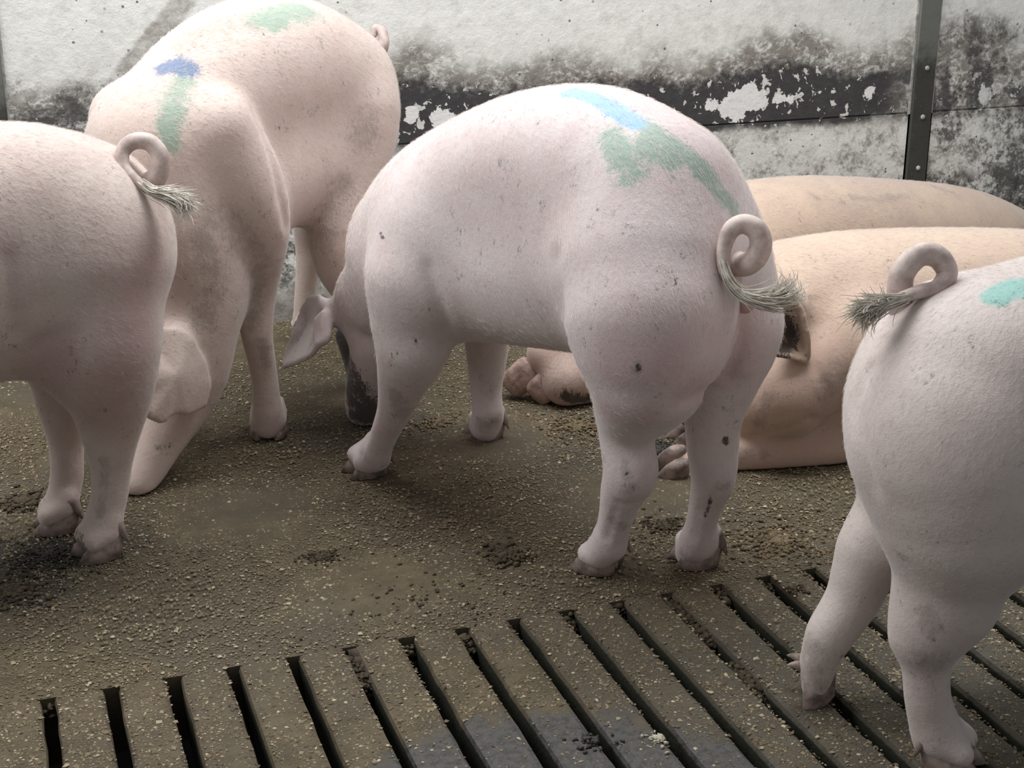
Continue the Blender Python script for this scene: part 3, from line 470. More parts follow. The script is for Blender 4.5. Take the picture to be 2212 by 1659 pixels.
(0.02,[('c',0.03,[(0.092,2.7516,0.443,0.13),(0.0789,2.7484,0.3105,0.062),(0.0802,2.7487,0.2366,0.052),(0.0755,2.7475,0.1627,0.035),(0.0709,2.7464,0.0972,0.034),(0.0578,2.7432,0.0523,0.032),(0.0332,2.7371,0.0218,0.029)])]),
(0.018,[('c',0.006,[(0.1214,2.5941,0.0678,0.022),(0.1274,2.5722,0.046,0.0205),(0.0994,2.5613,0.035,0.0175)]),('c',0.012,[(0.129,2.5965,0.0478,0.018),(0.1384,2.5741,0.068,0.0125)]),('c',0.006,[(0.1214,2.5941,0.0678,0.022),(0.1146,2.6132,0.046,0.0205),(0.0854,2.6062,0.035,0.0175)]),('c',0.012,[(0.129,2.5965,0.0478,0.018),(0.1246,2.618,0.068,0.0125)])]),
(0.018,[('c',0.006,[(0.051,2.7415,0.0444,0.022),(0.0592,2.714,0.046,0.0205),(0.0292,2.7127,0.035,0.0175)]),('c',0.012,[(0.059,2.7413,0.0244,0.018),(0.0702,2.7123,0.068,0.0125)]),('c',0.006,[(0.051,2.7415,0.0444,0.022),(0.0602,2.757,0.046,0.0205),(0.0302,2.7597,0.035,0.0175)]),('c',0.012,[(0.059,2.7413,0.0244,0.018),(0.0712,2.7583,0.068,0.0125)])]),
(0.018,[('c',0.006,[(-0.5951,2.3756,0.1,0.022),(-0.6084,2.3502,0.046,0.0205),(-0.6371,2.341,0.035,0.0175)]),('c',0.012,[(-0.5873,2.3775,0.08,0.018),(-0.5974,2.3513,0.068,0.0125)]),('c',0.006,[(-0.5951,2.3756,0.1,0.022),(-0.6187,2.3919,0.046,0.0205),(-0.6483,2.3867,0.035,0.0175)]),('c',0.012,[(-0.5873,2.3775,0.08,0.018),(-0.6084,2.396,0.068,0.0125)])]),
(0.018,[('c',0.006,[(-0.6527,2.6086,0.1,0.022),(-0.666,2.5831,0.046,0.0205),(-0.6946,2.574,0.035,0.0175)]),('c',0.012,[(-0.6449,2.6105,0.08,0.018),(-0.655,2.5843,0.068,0.0125)]),('c',0.006,[(-0.6527,2.6086,0.1,0.022),(-0.6764,2.6249,0.046,0.0205),(-0.706,2.6196,0.035,0.0175)]),('c',0.012,[(-0.6449,2.6105,0.08,0.018),(-0.6661,2.629,0.068,0.0125)])])],
'axis':((0.075,2.665,0.0),(-0.9707,-0.2402,0.0),(0.2402,-0.9707,0.0))},'D':{
'marks':[('teal',[(1.1998,1.5242,0.6763,0.0226),(1.2542,1.5384,0.6829,0.023),(1.2887,1.5379,0.6831,0.0231)]),('dirt_shade',[(1.1025,1.4701,0.2669,0.016),(1.1077,1.4631,0.242,0.016)]),('dirt',[(1.1803,1.4776,0.0167,0.0195),(1.215,1.4729,0.0195,0.0195)]),('dirt_shade',[(1.1007,1.4772,0.1939,0.0249),(1.1283,1.4635,0.189,0.0249)]),('dirt_shade',[(1.0664,1.4869,0.3464,0.0085),(1.0692,1.4754,0.3479,0.0084)]),('dirt_shade',[(1.071,1.6934,0.0987,0.0276),(1.0809,1.6814,0.0326,0.0278)]),('pink',[(1.0714,1.5801,0.5914,0.0146),(1.0609,1.583,0.5725,0.0146)])],
'creases':[([(1.0615,1.5892,0.5704),(1.043,1.5819,0.5296),(1.0257,1.5393,0.4887),(1.03,1.5096,0.4412)],0.014,0.007)],
'feet':[((1.2176,1.4573,0.0),(1.1747,1.4942,0.0),(1.1652,1.5,0.0514)),((2.02,1.72,0.0),(1.94,1.72,0.0),(1.94,1.72,0.1)),((2.02,1.48,0.0),(1.94,1.48,0.0),(1.94,1.48,0.1))],
'tail':[(1.1797,1.6526,0.6007,0.024),(1.1428,1.6283,0.6213,0.021),(1.1261,1.6248,0.6562,0.018),(1.1267,1.6251,0.688,0.0165),(1.1467,1.6211,0.7114,0.016),(1.1696,1.6123,0.7096,0.0155),(1.1794,1.6013,0.6893,0.014),(1.1621,1.5954,0.6721,0.012),(1.1385,1.597,0.6689,0.01),(1.1148,1.5981,0.6645,0.008),(1.0908,1.5983,0.6573,0.007)],'tuft':[(1.1176,1.592,0.6659),(1.0947,1.5939,0.6612),(1.0718,1.5958,0.6566),(1.0517,1.5963,0.6509),(1.0446,1.592,0.6446)],
'body':[(0,[('c',0.03,[(1.2468,1.6,0.5122,0.165),(1.307,1.6,0.5187,0.168),(1.4154,1.6,0.5268,0.175),(1.555,1.6,0.518,0.18),(1.7308,1.6,0.491,0.18)]),('c',0.06,[(1.4282,1.6,0.3911,0.16),(1.5814,1.6,0.3703,0.17),(1.7596,1.6,0.3536,0.16)])]),
(0.04,[('c',0.04,[(2.17,1.6,0.55,0.15),(2.29,1.6,0.5,0.11),(2.36,1.6,0.42,0.09),(2.44,1.6,0.3,0.06),(2.48,1.6,0.22,0.042)])]),
(0.015,[('t',0.012,0.006,[(2.32,1.66,0.52),(2.32,1.72,0.55),(2.42,1.77,0.47),(2.48,1.74,0.39),(2.4,1.68,0.47)])]),
(0.03,[('c',0.02,[(1.94,1.72,0.45,0.1),(1.94,1.73,0.3,0.065),(1.95,1.72,0.2,0.036),(1.94,1.72,0.12,0.028),(1.96,1.72,0.05,0.028)])]),
(0.015,[('t',0.012,0.006,[(2.32,1.54,0.52),(2.32,1.48,0.55),(2.42,1.43,0.47),(2.48,1.46,0.39),(2.4,1.52,0.47)])]),
(0.03,[('c',0.02,[(1.94,1.48,0.45,0.1),(1.94,1.47,0.3,0.065),(1.95,1.48,0.2,0.036),(1.94,1.48,0.12,0.028),(1.96,1.48,0.05,0.028)])]),
(0.02,[('c',0.03,[(1.264,1.67,0.4654,0.13),(1.2608,1.69,0.4085,0.135),(1.2537,1.69,0.3287,0.1),(1.2407,1.69,0.3008,0.09),(1.1697,1.7,0.2397,0.056),(1.1445,1.7,0.1674,0.042),(1.1071,1.7,0.112,0.038),(1.0891,1.7,0.0682,0.029),(1.0937,1.7,0.0195,0.026)])]),
(0.09,[('c',0.05,[(1.2099,1.54,0.5171,0.14),(1.1811,1.53,0.4848,0.145)])]),
(0.02,[('c',0.03,[(1.1706,1.52,0.4701,0.145),(1.1806,1.51,0.3993,0.13),(1.1695,1.51,0.3191,0.085),(1.1618,1.51,0.2576,0.074),(1.1364,1.51,0.2054,0.053),(1.1382,1.505,0.1573,0.034),(1.1423,1.5,0.1082,0.033),(1.1605,1.5,0.06,0.037),(1.1831,1.5,0.0288,0.035)])]),
(0.018,[('c',0.006,[(1.1652,1.5,0.0514,0.022),(1.1854,1.5134,0.046,0.0205),(1.2094,1.4953,0.035,0.0175)]),('c',0.012,[(1.1591,1.5052,0.0314,0.018),(1.178,1.5217,0.068,0.0125)]),('c',0.006,[(1.1652,1.5,0.0514,0.022),(1.1573,1.4808,0.046,0.0205),(1.1788,1.4597,0.035,0.0175)]),('c',0.012,[(1.1591,1.5052,0.0314,0.018),(1.148,1.4868,0.068,0.0125)])]),
(0.018,[('c',0.006,[(1.94,1.72,0.1,0.022),(1.959,1.7415,0.046,0.0205),(1.989,1.7435,0.035,0.0175)]),('c',0.012,[(1.932,1.72,0.08,0.018),(1.948,1.743,0.068,0.0125)]),('c',0.006,[(1.94,1.72,0.1,0.022),(1.959,1.6985,0.046,0.0205),(1.989,1.6965,0.035,0.0175)]),('c',0.012,[(1.932,1.72,0.08,0.018),(1.948,1.697,0.068,0.0125)])]),
(0.018,[('c',0.006,[(1.94,1.48,0.1,0.022),(1.959,1.5015,0.046,0.0205),(1.989,1.5035,0.035,0.0175)]),('c',0.012,[(1.932,1.48,0.08,0.018),(1.948,1.503,0.068,0.0125)]),('c',0.006,[(1.94,1.48,0.1,0.022),(1.959,1.4585,0.046,0.0205),(1.989,1.4565,0.035,0.0175)]),('c',0.012,[(1.932,1.48,0.08,0.018),(1.948,1.457,0.068,0.0125)])])],
'axis':((1.22,1.6,0.0),(1.0,0.0,0.0),(-0.0,1.0,0.0))},'E':{
'marks':[('dirt',[(1.4882,2.5484,0.3245,0.0246),(1.5119,2.5564,0.28,0.0248),(1.4805,2.5271,0.2623,0.0246)]),('dirt_shade',[(1.6206,2.5013,0.2148,0.0383),(1.5722,2.4907,0.1935,0.038)]),('dirt_shade',[(1.4478,2.5397,0.0432,0.0136),(1.4567,2.5349,0.0333,0.0136)]),('pink',[(1.4381,2.5357,0.164,0.0763),(1.4979,2.4912,0.182,0.0756),(1.5942,2.5013,0.1364,0.077)]),('pink',[(1.4275,2.5415,0.0348,0.058),(1.5875,2.5135,0.0343,0.0585)]),('pink',[(1.5831,2.5372,0.2682,0.0574),(1.5871,2.5007,0.2187,0.0572)]),('dirt_shade',[(1.4085,2.5465,0.0354,0.0155),(1.4233,2.5443,0.0395,0.0155)]),('dirt_shade',[(1.2691,2.6102,0.0142,0.0195),(1.2851,2.5981,0.0062,0.0194)]),('dirt',[(1.3501,2.7403,0.0728,0.0222),(1.3557,2.7057,0.0735,0.022)]),('dirt_shade',[(1.4393,2.5316,0.1092,0.0192),(1.4508,2.5202,0.1678,0.019)])],
'creases':[([(1.4112,2.5756,0.0658),(1.4475,2.5429,0.0763),(1.4914,2.5074,0.098),(1.5256,2.4858,0.1279),(1.5982,2.5218,0.103),(1.6378,2.5155,0.1158)],0.01,0.009),([(1.5904,2.6018,0.3395),(1.5743,2.5612,0.2821),(1.5417,2.5046,0.2327)],0.012,0.006),([(1.5447,2.5042,0.2325),(1.5723,2.4881,0.1742),(1.5641,2.4887,0.1445)],0.012,0.005)],
'feet':[],
'body':[(0,[('c',0.05,[(1.6477,2.7602,0.2374,0.19),(1.7596,2.749,0.2292,0.208),(1.9646,2.7285,0.2252,0.208),(2.177,2.7073,0.2099,0.208),(2.4476,2.6802,0.1789,0.2)]),('c',0.06,[(1.7181,2.7029,0.1063,0.2),(1.9408,2.6706,0.0799,0.2),(2.1768,2.647,0.0598,0.2),(2.4724,2.6778,0.0147,0.18)])]),
(0.05,[('c',0.04,[(1.6393,2.741,0.2009,0.15),(1.5609,2.7187,0.1519,0.12),(1.44,2.7207,0.1008,0.065),(1.3835,2.7264,0.0757,0.04)])]),
(0.015,[('c',0.03,[(1.585,2.5957,0.1886,0.1),(1.5239,2.5716,0.1518,0.092),(1.4688,2.5972,0.1186,0.068)])]),
(0.02,[('c',0.04,[(1.7248,2.6319,0.2035,0.16),(1.7756,2.6067,0.1099,0.14)])]),
(0.01,[('t',0.008,0.006,[(1.5275,2.5717,0.2889),(1.4755,2.5324,0.3791),(1.5009,2.5301,0.3754),(1.5142,2.5189,0.3518),(1.5254,2.508,0.3028),(1.5318,2.5076,0.2578),(1.5378,2.5072,0.2323),(1.5194,2.5088,0.2458),(1.4884,2.5117,0.2543),(1.4579,2.5246,0.2606),(1.444,2.5356,0.3228),(1.4755,2.5324,0.3791)])]),
(0.02,[('c',0.02,[(1.5738,2.647,0.2878,0.06),(1.5221,2.5919,0.3438,0.032)])]),
(0.012,[('c',0.02,[(1.7455,2.5897,0.0657,0.1),(1.6388,2.5601,0.0237,0.058),(1.5326,2.5707,0.02,0.052),(1.4484,2.5792,0.0228,0.046),(1.3655,2.5875,0.0203,0.035),(1.304,2.5936,0.0158,0.03)])]),
(0.015,[('c',0.02,[(1.5858,2.7664,-0.0104,0.052),(1.4635,2.7786,-0.0103,0.037),(1.4087,2.7841,-0.0107,0.03)])]),
(0.03,[('c',0.03,[(2.2533,2.5992,0.1561,0.19),(2.3361,2.5507,0.0282,0.13),(2.1449,2.5095,-0.0223,0.07)])])],
'axis':((1.75,2.75,0.0),(-0.995,0.0995,0.0),(-0.0995,-0.995,0.0))},'F':{
'marks':[('dirt_shade',[(2.1471,3.3571,0.3682,0.0148),(2.2541,3.3878,0.348,0.015),(2.3826,3.4478,0.337,0.0154)]),('dirt_shade',[(1.9994,3.323,0.3918,0.012),(2.0214,3.3122,0.3802,0.012)]),('dirt_shade',[(2.5557,3.5668,0.3305,0.0187),(2.6137,3.5564,0.3082,0.0187)]),('dirt',[(1.2011,3.0086,0.034,0.0215),(1.2701,3.0204,0.0216,0.0217)]),('dirt_shade',[(1.1997,3.0062,0.0668,0.0493),(1.253,3.0084,0.0484,0.0496)]),('pink',[(1.1959,3.0265,0.0947,0.0966),(1.2476,3.0259,0.1004,0.097)]),('dirt_shade',[(1.2293,3.0385,0.1098,0.0539),(1.2592,3.0259,0.0991,0.0539)])],  # foreleg pink and brown strokes paint in shade; the low dirt stroke is muck
'creases':[],
'feet':[],
'body':[(0,[('c',0.05,[(1.5157,3.2582,0.1803,0.17),(1.7487,3.34,0.2234,0.19),(2.004,3.4296,0.2113,0.204),(2.3851,3.5634,0.1539,0.204),(2.7294,3.6842,0.0891,0.198),(2.9436,3.7595,0.0306,0.175)]),('c',0.05,[(1.5196,3.2595,0.0823,0.15),(2.0172,3.4342,0.0588,0.2),(2.6183,3.6452,-0.0432,0.2),(2.9681,3.7681,-0.1103,0.17)])]),
(0.03,[('c',0.03,[(1.4571,3.2376,0.1435,0.13),(1.3312,3.1722,0.104,0.1),(1.2284,3.1255,0.1117,0.06),(1.1877,3.1112,0.1089,0.052)])]),
(0.02,[('c',0.02,[(1.491,3.1965,0.0797,0.13),(1.3775,3.1355,0.0689,0.112),(1.2765,3.0894,0.0561,0.078),(1.2168,3.0578,0.0524,0.06)])]),
(0.03,[('c',0.03,[(2.8026,3.6252,-0.0408,0.16),(2.9202,3.6241,-0.171,0.1)])]),
(0.02,[('c',0.02,[(1.3722,3.2078,0.0287,0.06),(1.2201,3.1332,0.0577,0.037)])])],
'axis':((1.35,3.2,0.0),(-0.9435,-0.3312,0.0),(0.3312,-0.9435,0.0))}}

# ---------------------------------------------------------------- the room
WALL_Y=3.95; SLAT_Y=2.1
def box_vf(x0,x1,y0,y1,z0,z1):
    V=[(x,y,z) for z in (z0,z1) for y in (y0,y1) for x in (x0,x1)]
    return V,[(0,2,3,1),(4,5,7,6),(0,1,5,4),(2,6,7,3),(0,4,6,2),(1,3,7,5)]
def wall():
    V,Fc=[],[]
    for (z0,z1,dy) in ((-.1,.470,-.006),(.470,.476,.004),(.476,2.5,0)):    # lower panel, recessed seam, upper panel
        v,f=box_vf(-1.6,4.6,WALL_Y+dy,WALL_Y+.2,z0,z1); b=len(V); V+=v; Fc+=[tuple(i+b for i in q) for q in f]
    o=mesh_obj('wall_back',V,Fc,M['wall'],smooth=False); o['kind']='structure'; return o
WALL=wall()
X0,P0=-.0085,.0945                                     # first slit, slit spacing
I0,I1=-4,22
XL,XR=X0+(I0)*P0,X0+I1*P0
GAP=.0205
def floor():
    V,Fc=[],[]
    # solid lying area: a gently uneven slab, then plain slabs either side of the slats
    nx,ny=150,50; xs=np.linspace(-1.6,4.6,nx); ys=np.linspace(SLAT_Y,WALL_Y-.006,ny)
    for y in ys:
        for x in xs:
            e=min(1,(y-SLAT_Y)/.1)
            V.append((x,y,e*(.0016*math.sin(x*9+y*4)+.0012*math.sin(y*13-x*5)) - .001))
    Fc+=[(j*nx+i,j*nx+i+1,(j+1)*nx+i+1,(j+1)*nx+i) for j in range(ny-1) for i in range(nx-1)]
    b=len(V); V+=[(-1.6,SLAT_Y,-.12),(4.6,SLAT_Y,-.12)]; Fc.append(tuple([b]+[b+1]+list(range(nx-1,-1,-1))))
    for x0,x1 in ((-1.6,XL-GAP/2),(XR+GAP/2,4.6)):
        v,f=box_vf(x0,x1,-.6,SLAT_Y,-.12,-.001); b=len(V); V+=v; Fc+=[tuple(i+b for i in q) for q in f]
    o=mesh_obj('floor',V,Fc,M['floor'],smooth=False); o['kind']='structure'; return o
FLOOR=floor()
def slat(i):
    xa=X0+i*P0+GAP/2; xb=X0+(i+1)*P0-GAP/2; n=60; ys=np.linspace(-.55,SLAT_Y,n); V=[]
    # chipped, rounded upper edges
    jl=np.cumsum(rng.normal(0,.0006,n))*.4+rng.normal(0,.0007,n); jr=np.cumsum(rng.normal(0,.0006,n))*.4+rng.normal(0,.0007,n)
    jl=np.clip(jl,-.003,.003); jr=np.clip(jr,-.003,.003)
    for k,y in enumerate(ys):
        V+=[(xa+.006,y,-.12),(xa+jl[k],y,-.010),(xa+.0025+jl[k],y,-.003),(xa+.009,y,-.0004),(xb-.009,y,-.0004),(xb-.0025+jr[k],y,-.003),(xb+jr[k],y,-.010),(xb-.006,y,-.12)]
    m=8; Fc=[(a*m+j,a*m+j+1,(a+1)*m+j+1,(a+1)*m+j) for a in range(n-1) for j in range(m-1)]
    Fc+=[tuple(range(m)),tuple(range((n-1)*m,n*m))[::-1]]
    Fc=[f[::-1] for f in Fc]
    return mesh_obj('slat',V,Fc,M['slat'],FLOOR,smooth=False)
for i in range(I0,I1): slat(i)
v,f=box_vf(-3,6,-1.5,5.5,-.50,-.48); o=mesh_obj('floor_pit',v,f,M['pit'],smooth=False); o['kind']='structure'

def post(name,x0,x1,label,lean,bolts):
    e=empty(name,((x0+x1)/2,WALL_Y-.012,0),label,'post','steel posts on the back wall')
    V=[]; prof=[(x0,WALL_Y+.01),(x0,WALL_Y-.010),(x0+.004,WALL_Y-.014),(x1-.004,WALL_Y-.014),(x1,WALL_Y-.010),(x1,WALL_Y+.01)]
    for z in (0.0,.3,.6,.9,1.4,2.3):
        V+=[(a+lean*(z-.5),b,z) for a,b in prof]
    m=6; Fc=[(a*m+j,a*m+(j+1)%m,(a+1)*m+(j+1)%m,(a+1)*m+j) for a in range(5) for j in range(m)]+[tuple(range(m))[::-1],tuple(range(5*m,6*m))]
    mesh_obj('flange',V,Fc,M['post'],e,smooth=False)
    # thin sealing lip each side
    for xx in (x0-.006,x1):
        v,f=box_vf(xx,xx+.006,WALL_Y-.006,WALL_Y+.01,0.0,2.3)
        v=[(a+lean*(z-.5),b,z) for a,b,z in v]; mesh_obj('sealing_lip',v,f,M['lip'],e,smooth=False)
    for z in bolts:
        xm=(x0+x1)/2+lean*(z-.5)+.004; V=[]; n=8
        for r,y in ((.008,0),(.008,-.003),(.005,-.006)):
            V+=[(xm+r*math.cos(2*math.pi*k/n),WALL_Y-.013+y,z+r*math.sin(2*math.pi*k/n)) for k in range(n)]
        Fc=[(a*n+j,a*n+(j+1)%n,(a+1)*n+(j+1)%n,(a+1)*n+j) for a in range(2) for j in range(n)]+[tuple(range(2*n,3*n))]
        mesh_obj('bolt',V,Fc,M['bolt'],e)
M['lip']=plain('sealant',(.42,.42,.39),(.2,.2,.18),60,.8)
post('steel_post',2.709,2.784,'dark grimy steel post with small bolts rising behind the lying pigs',0.0,(.61,.46,.30))
post('steel_post',-.02,.052,'dark steel post at the wall corner above the rosy rump with no blue mark',0.0,(.8,))

# ---------------------------------------------------------------- pigs
def claw_mesh(toe,d,up,side,L,w,h):
    """one cloven claw: wedge with a pointed toe, sole on the ground"""
    l=np.cross(up,d); V=[]; n=12
    out=[(math.cos(2*math.pi*k/n),math.sin(2*math.pi*k/n)) for k in range(n)]
    rings=((0.0,1.0,0.0),(.012,1.06,.0),(.45,.96,-.10),(.85,.80,-.22),(1.1,.55,-.30))
    for t,s,sh in rings:
        for cx,sy in out:
            tip=max(cx,0); width=w*(1-.45*tip**2.2)
            V.append(toe+d*(-L*.5+cx*L*.5*s+sh*L)+l*(side*(w*1.12)+sy*width*.5*2*s*.93)+up*(t*h))
    Fc=[(a*n+j,a*n+(j+1)%n,(a+1)*n+(j+1)%n,(a+1)*n+j) for a in range(4) for j in range(n)]+[tuple(range(n))[::-1],tuple(range(4*n,5*n))]
    return V,Fc
def dewclaw_mesh(base,dirv,r,L):
    dirv=np.array(dirv,float); dirv/=np.linalg.norm(dirv); ts=np.linspace(0,1,6)
    P=[np.array(base)+dirv*L*t+np.array([0,0,.004])*math.sin(t*3) for t in ts]; R=[r*(1-t**1.6)*.98+.0008 for t in ts]
    return tube(P,R,9)
def strands(path,n,spread,r0,lenvar=.35,seed=1,start=.0):
    g=np.random.default_rng(seed); P=cat_spline(path,8); V=[];Fc=[]; N=len(P)
    for k in range(n):
        a=int(g.uniform(start,.5)*N); b=min(N-1,int(N*(1-g.uniform(0,lenvar)))); b=max(b,a+6)
        b=min(b,N-1); a=min(a,b-5); q=P[a:b+1:2]
        off=g.normal(0,1,3)*spread; off2=g.normal(0,1,3)*spread*1.3
        t=np.linspace(0,1,len(q))[:,None]; q=q+off*(.35+.65*t)+off2*t*t
        rr=r0*g.uniform(.6,1.2)*(1-np.linspace(0,1,len(q))**2*.85)
        v,f=tube(q,rr,3,False); o=len(V); V+=v; Fc+=[tuple(i+o for i in ff) for ff in f]
    return V,Fc
def marks(V,ms):
    A={k:np.zeros(len(V)) for k in ('green','blue','teal','dirt','dirt_shade','pink')}
    for ch,pts in ms:
        p=np.array(pts); best=np.zeros(len(V))
        for i in range(max(1,len(p)-1)):
            a=p[i]; b=p[min(i+1,len(p)-1)]; ab=b[:3]-a[:3]; L=ab@ab
            t=np.clip(((V-a[:3])@ab)/L,0,1) if L>1e-9 else np.zeros(len(V))
            d=np.linalg.norm(V-(a[:3]+t[:,None]*ab),axis=1); r=a[3]+t*(b[3]-a[3])
            best=np.maximum(best,np.clip(1.35-d/r,0,1))
        A[ch]=np.maximum(A[ch],best)
    return A
LABEL=dict(A='rosy standing pig with curled tail, only its hindquarters showing at the left edge',
 B='beige pig by the wall, head lowered to the floor, blue spot on its neck',
 C='large grey-pink pig seen from behind with blue-green paint over its back',
 D='pale pig stepping on the slats at the right, one hind leg lifted, teal paint',
 E='cream pig lying with its head on its stretched foreleg beside the painted pig',
 F='tan pig lying against the back wall, behind the other lying pig')
VOX=dict(A=.007,B=.006,C=.006,D=.006,E=.006,F=.009)
BODIES={}
for key in 'ABCDEF':
    p=PIGS[key]; ax=p['axis']; root=empty('pig',(ax[0][0]+ax[1][0]*.35,ax[0][1]+ax[1][1]*.35,0),LABEL[key],'pig','pigs in the pen')
    V,Q=build_body(p['body'],p['creases'],VOX[key],0.001,2)
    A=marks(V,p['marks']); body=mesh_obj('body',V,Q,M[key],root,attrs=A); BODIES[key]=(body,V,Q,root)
    for fi,(toe,heel,ank) in enumerate(p['feet']):
        toe,heel,ank=map(np.array,(toe,heel,ank)); d=toe-heel; d/=np.linalg.norm(d); up=np.array([0,0,1.]); l=np.cross(up,d)
        mat=M['hoof_pale'] if key in 'B' else M['hoof']
        toe=toe*1.0; toe[2]=.0005
        for s in (-1,1):
            v,f=claw_mesh(toe,d,up,s,.080,.0205,.040); mesh_obj('hoof',v,f,mat,root)
            b=toe-d*.074+l*s*.024+up*.066; v,f=dewclaw_mesh(b,-d*.42+l*s*.22-up*.95,.0125,.050); mesh_obj('dewclaw',v,f,mat,root)
    if 'tail' in p:
        T=cat_spline(p['tail'],8); v,f=tube(T[:,:3],T[:,3],14); tl=mesh_obj('tail',v,f,M['tail'],root)
        if 'tuft' in p:
            v,f=strands(p['tuft'],520,.0072,.0013,seed=ord(key)); mesh_obj('tail_tuft',v,f,M['tuft'],tl)

# soles of the wall-side pig's stretched forefoot: two big pink claws dusted with feed
def rounded_block(c,ax,r,e=.55,n=14,m=9,seed=0):
    V=[];Fc=[]; f=lambda w,x:math.copysign(abs(w)**x,w); g=np.random.default_rng(seed)
    for j in range(1,m):
        ph=-math.pi/2+math.pi*j/m
        for k in range(n):
            th=2*math.pi*k/n; q=np.array([f(math.cos(ph),e)*f(math.cos(th),e)*r[0],f(math.cos(ph),e)*f(math.sin(th),e)*r[1],f(math.sin(ph),e)*r[2]])*g.uniform(.985,1.015)
            V.append(np.array(c)+ax[0]*q[0]+ax[1]*q[1]+ax[2]*q[2])
    Fc=[((j*n)+k,(j*n)+(k+1)%n,(j+1)*n+(k+1)%n,(j+1)*n+k) for j in range(m-2) for k in range(n)]+[tuple(range(n))[::-1],tuple(range((m-2)*n,(m-1)*n))]
    return V,Fc
rF=BODIES['F'][3]
for i,(c,r) in enumerate([((1.1316, 3.1296, 0.0527), (0.046, 0.036, 0.026)), ((1.1787, 3.086, 0.0406), (0.044, 0.036, 0.028))]):
    u=np.array([-.62,.30,-.72]); u/=np.linalg.norm(u); w=np.array([-.5,-.86,.08]); w-=u*(w@u); w/=np.linalg.norm(w); v=np.cross(w,u)
    a,b=rounded_block(c,(u,v,w),r,seed=i); mesh_obj('hoof',a,b,M['sole'],rF)
# lifted hind foot of the stepping pig, forefeet of the cream pig
for root_k,c,d,up in [('D', (1.0986, 1.7102, 0.0128), (-0.12, -0.25, -1), (0.8, -0.45, 0.05)), ('E', (1.2662, 2.5863, 0.0197), (-0.95, 0.25, -0.12), (0.05, -0.35, 0.93)), ('E', (1.3759, 2.7553, 0.0042), (-0.95, 0.2, -0.1), (0, -0.2, 0.95))]:
    d=np.array(d,float); d/=np.linalg.norm(d); up=np.array(up,float); up-=d*(up@d); up/=np.linalg.norm(up); l=np.cross(up,d)
    for s in (-1,1):
        v,f=claw_mesh(np.array(c)+d*.04-up*.02,d,up,s,.072,.019,.042); mesh_obj('hoof',v,f,M['hoof'],BODIES[root_k][3])
        v,f=dewclaw_mesh(np.array(c)-d*.035+l*s*.02+up*.02-up*.035,-d*.2-up*.9+l*s*.3,.010,.034); mesh_obj('dewclaw',v,f,M['hoof'],BODIES[root_k][3])
# bare skin below the tail, eyes
for root_k,c,r,ax in [('C', (1.1109, 2.0269, 0.5381), (0.012, 0.022, 0.017), ((0.9501, 0.312, -0.0), (-0.312, 0.9501, 0.0), (0, 0, 1.0))), ('D', (1.1226, 1.6633, 0.56), (0.034, 0.018, 0.017), ((-0.85, 0.1, -0.4), (0, 1.0, 0), (-0.4, 0, 0.9)))]:
    ax=[np.array(q,float) for q in ax]
    a,b=rounded_block(c,ax,r,e=1.); mesh_obj('skin_fold',a,b,M['vulva'],BODIES[root_k][3])['label']='bare pink fold of skin below the tail'
for root_k,c in [('B', (0.3511, 2.9068, 0.2289)), ('C', (0.7087, 3.0923, 0.2375)), ('E', (1.4853, 2.6257, 0.1902))]:
    a,b=rounded_block(c,np.eye(3),(.011,.011,.011),e=1.); mesh_obj('eye',a,b,M['eye'],BODIES[root_k][3])
# short pale bristles lying back along each hide
def bristles(key,N,seed,length=.0125,fine=1.):
    body,V,Q,root=BODIES[key]; g=np.random.default_rng(seed); h=np.array(PIGS[key]['axis'][1])
    a,b,c,d=(V[Q[:,i]] for i in range(4)); n=np.cross(c-a,d-b); ar=np.linalg.norm(n,axis=1); n=n/ar[:,None]
    cen=(a+b+c+d)/4; w=ar*(cen[:,2]>.30)*(.25+.75*(n[:,2]>.1)); k=g.choice(len(Q),N,p=w/w.sum()); u,v=g.random((2,N,1))
    P=a[k]*(1-u)*(1-v)+b[k]*u*(1-v)+c[k]*u*v+d[k]*(1-u)*v; nn=n[k]
    if (np.einsum('ij,ij->i',nn,P-V.mean(0)).mean()<0): nn=-nn
    t=-h*.8+np.array([0,0,-.55])+g.normal(0,.22,(N,3)); t-=nn*np.einsum('ij,ij->i',t,nn)[:,None]; t/=np.linalg.norm(t,axis=1)[:,None]
    L=length*g.lognormal(0,.28,N)[:,None]; pts=np.stack([P-nn*.001,P+t*L*.33+nn*L*.07,P+t*L*.68+nn*L*.12,P+t*L+nn*L*.14],1)
    hc=bpy.data.hair_curves.new('bristles'); hc.add_curves([4]*N); hc.attributes['position'].data.foreach_set('vector',pts.astype(np.float32).ravel())
    r=hc.attributes.new('radius','FLOAT','POINT'); r.data.foreach_set('value',np.tile(np.array([.00017,.00015,.00012,.00005],np.float32)*fine,N))
    hc.materials.append(M['hair']); o=bpy.data.objects.new('bristles',hc); COL.objects.link(o); o.parent=root; o.matrix_parent_inverse=Matrix.Translation(-Vector(root.location)); o['kind']='stuff'
for i,(k,n) in enumerate((("A",22000),("B",16000),("C",26000),("D",26000),("E",9000),("F",9000))): bristles(k,n,60+i,.009 if k=="D" else .0115,.6 if k=="D" else .8 if k=="A" else .95)
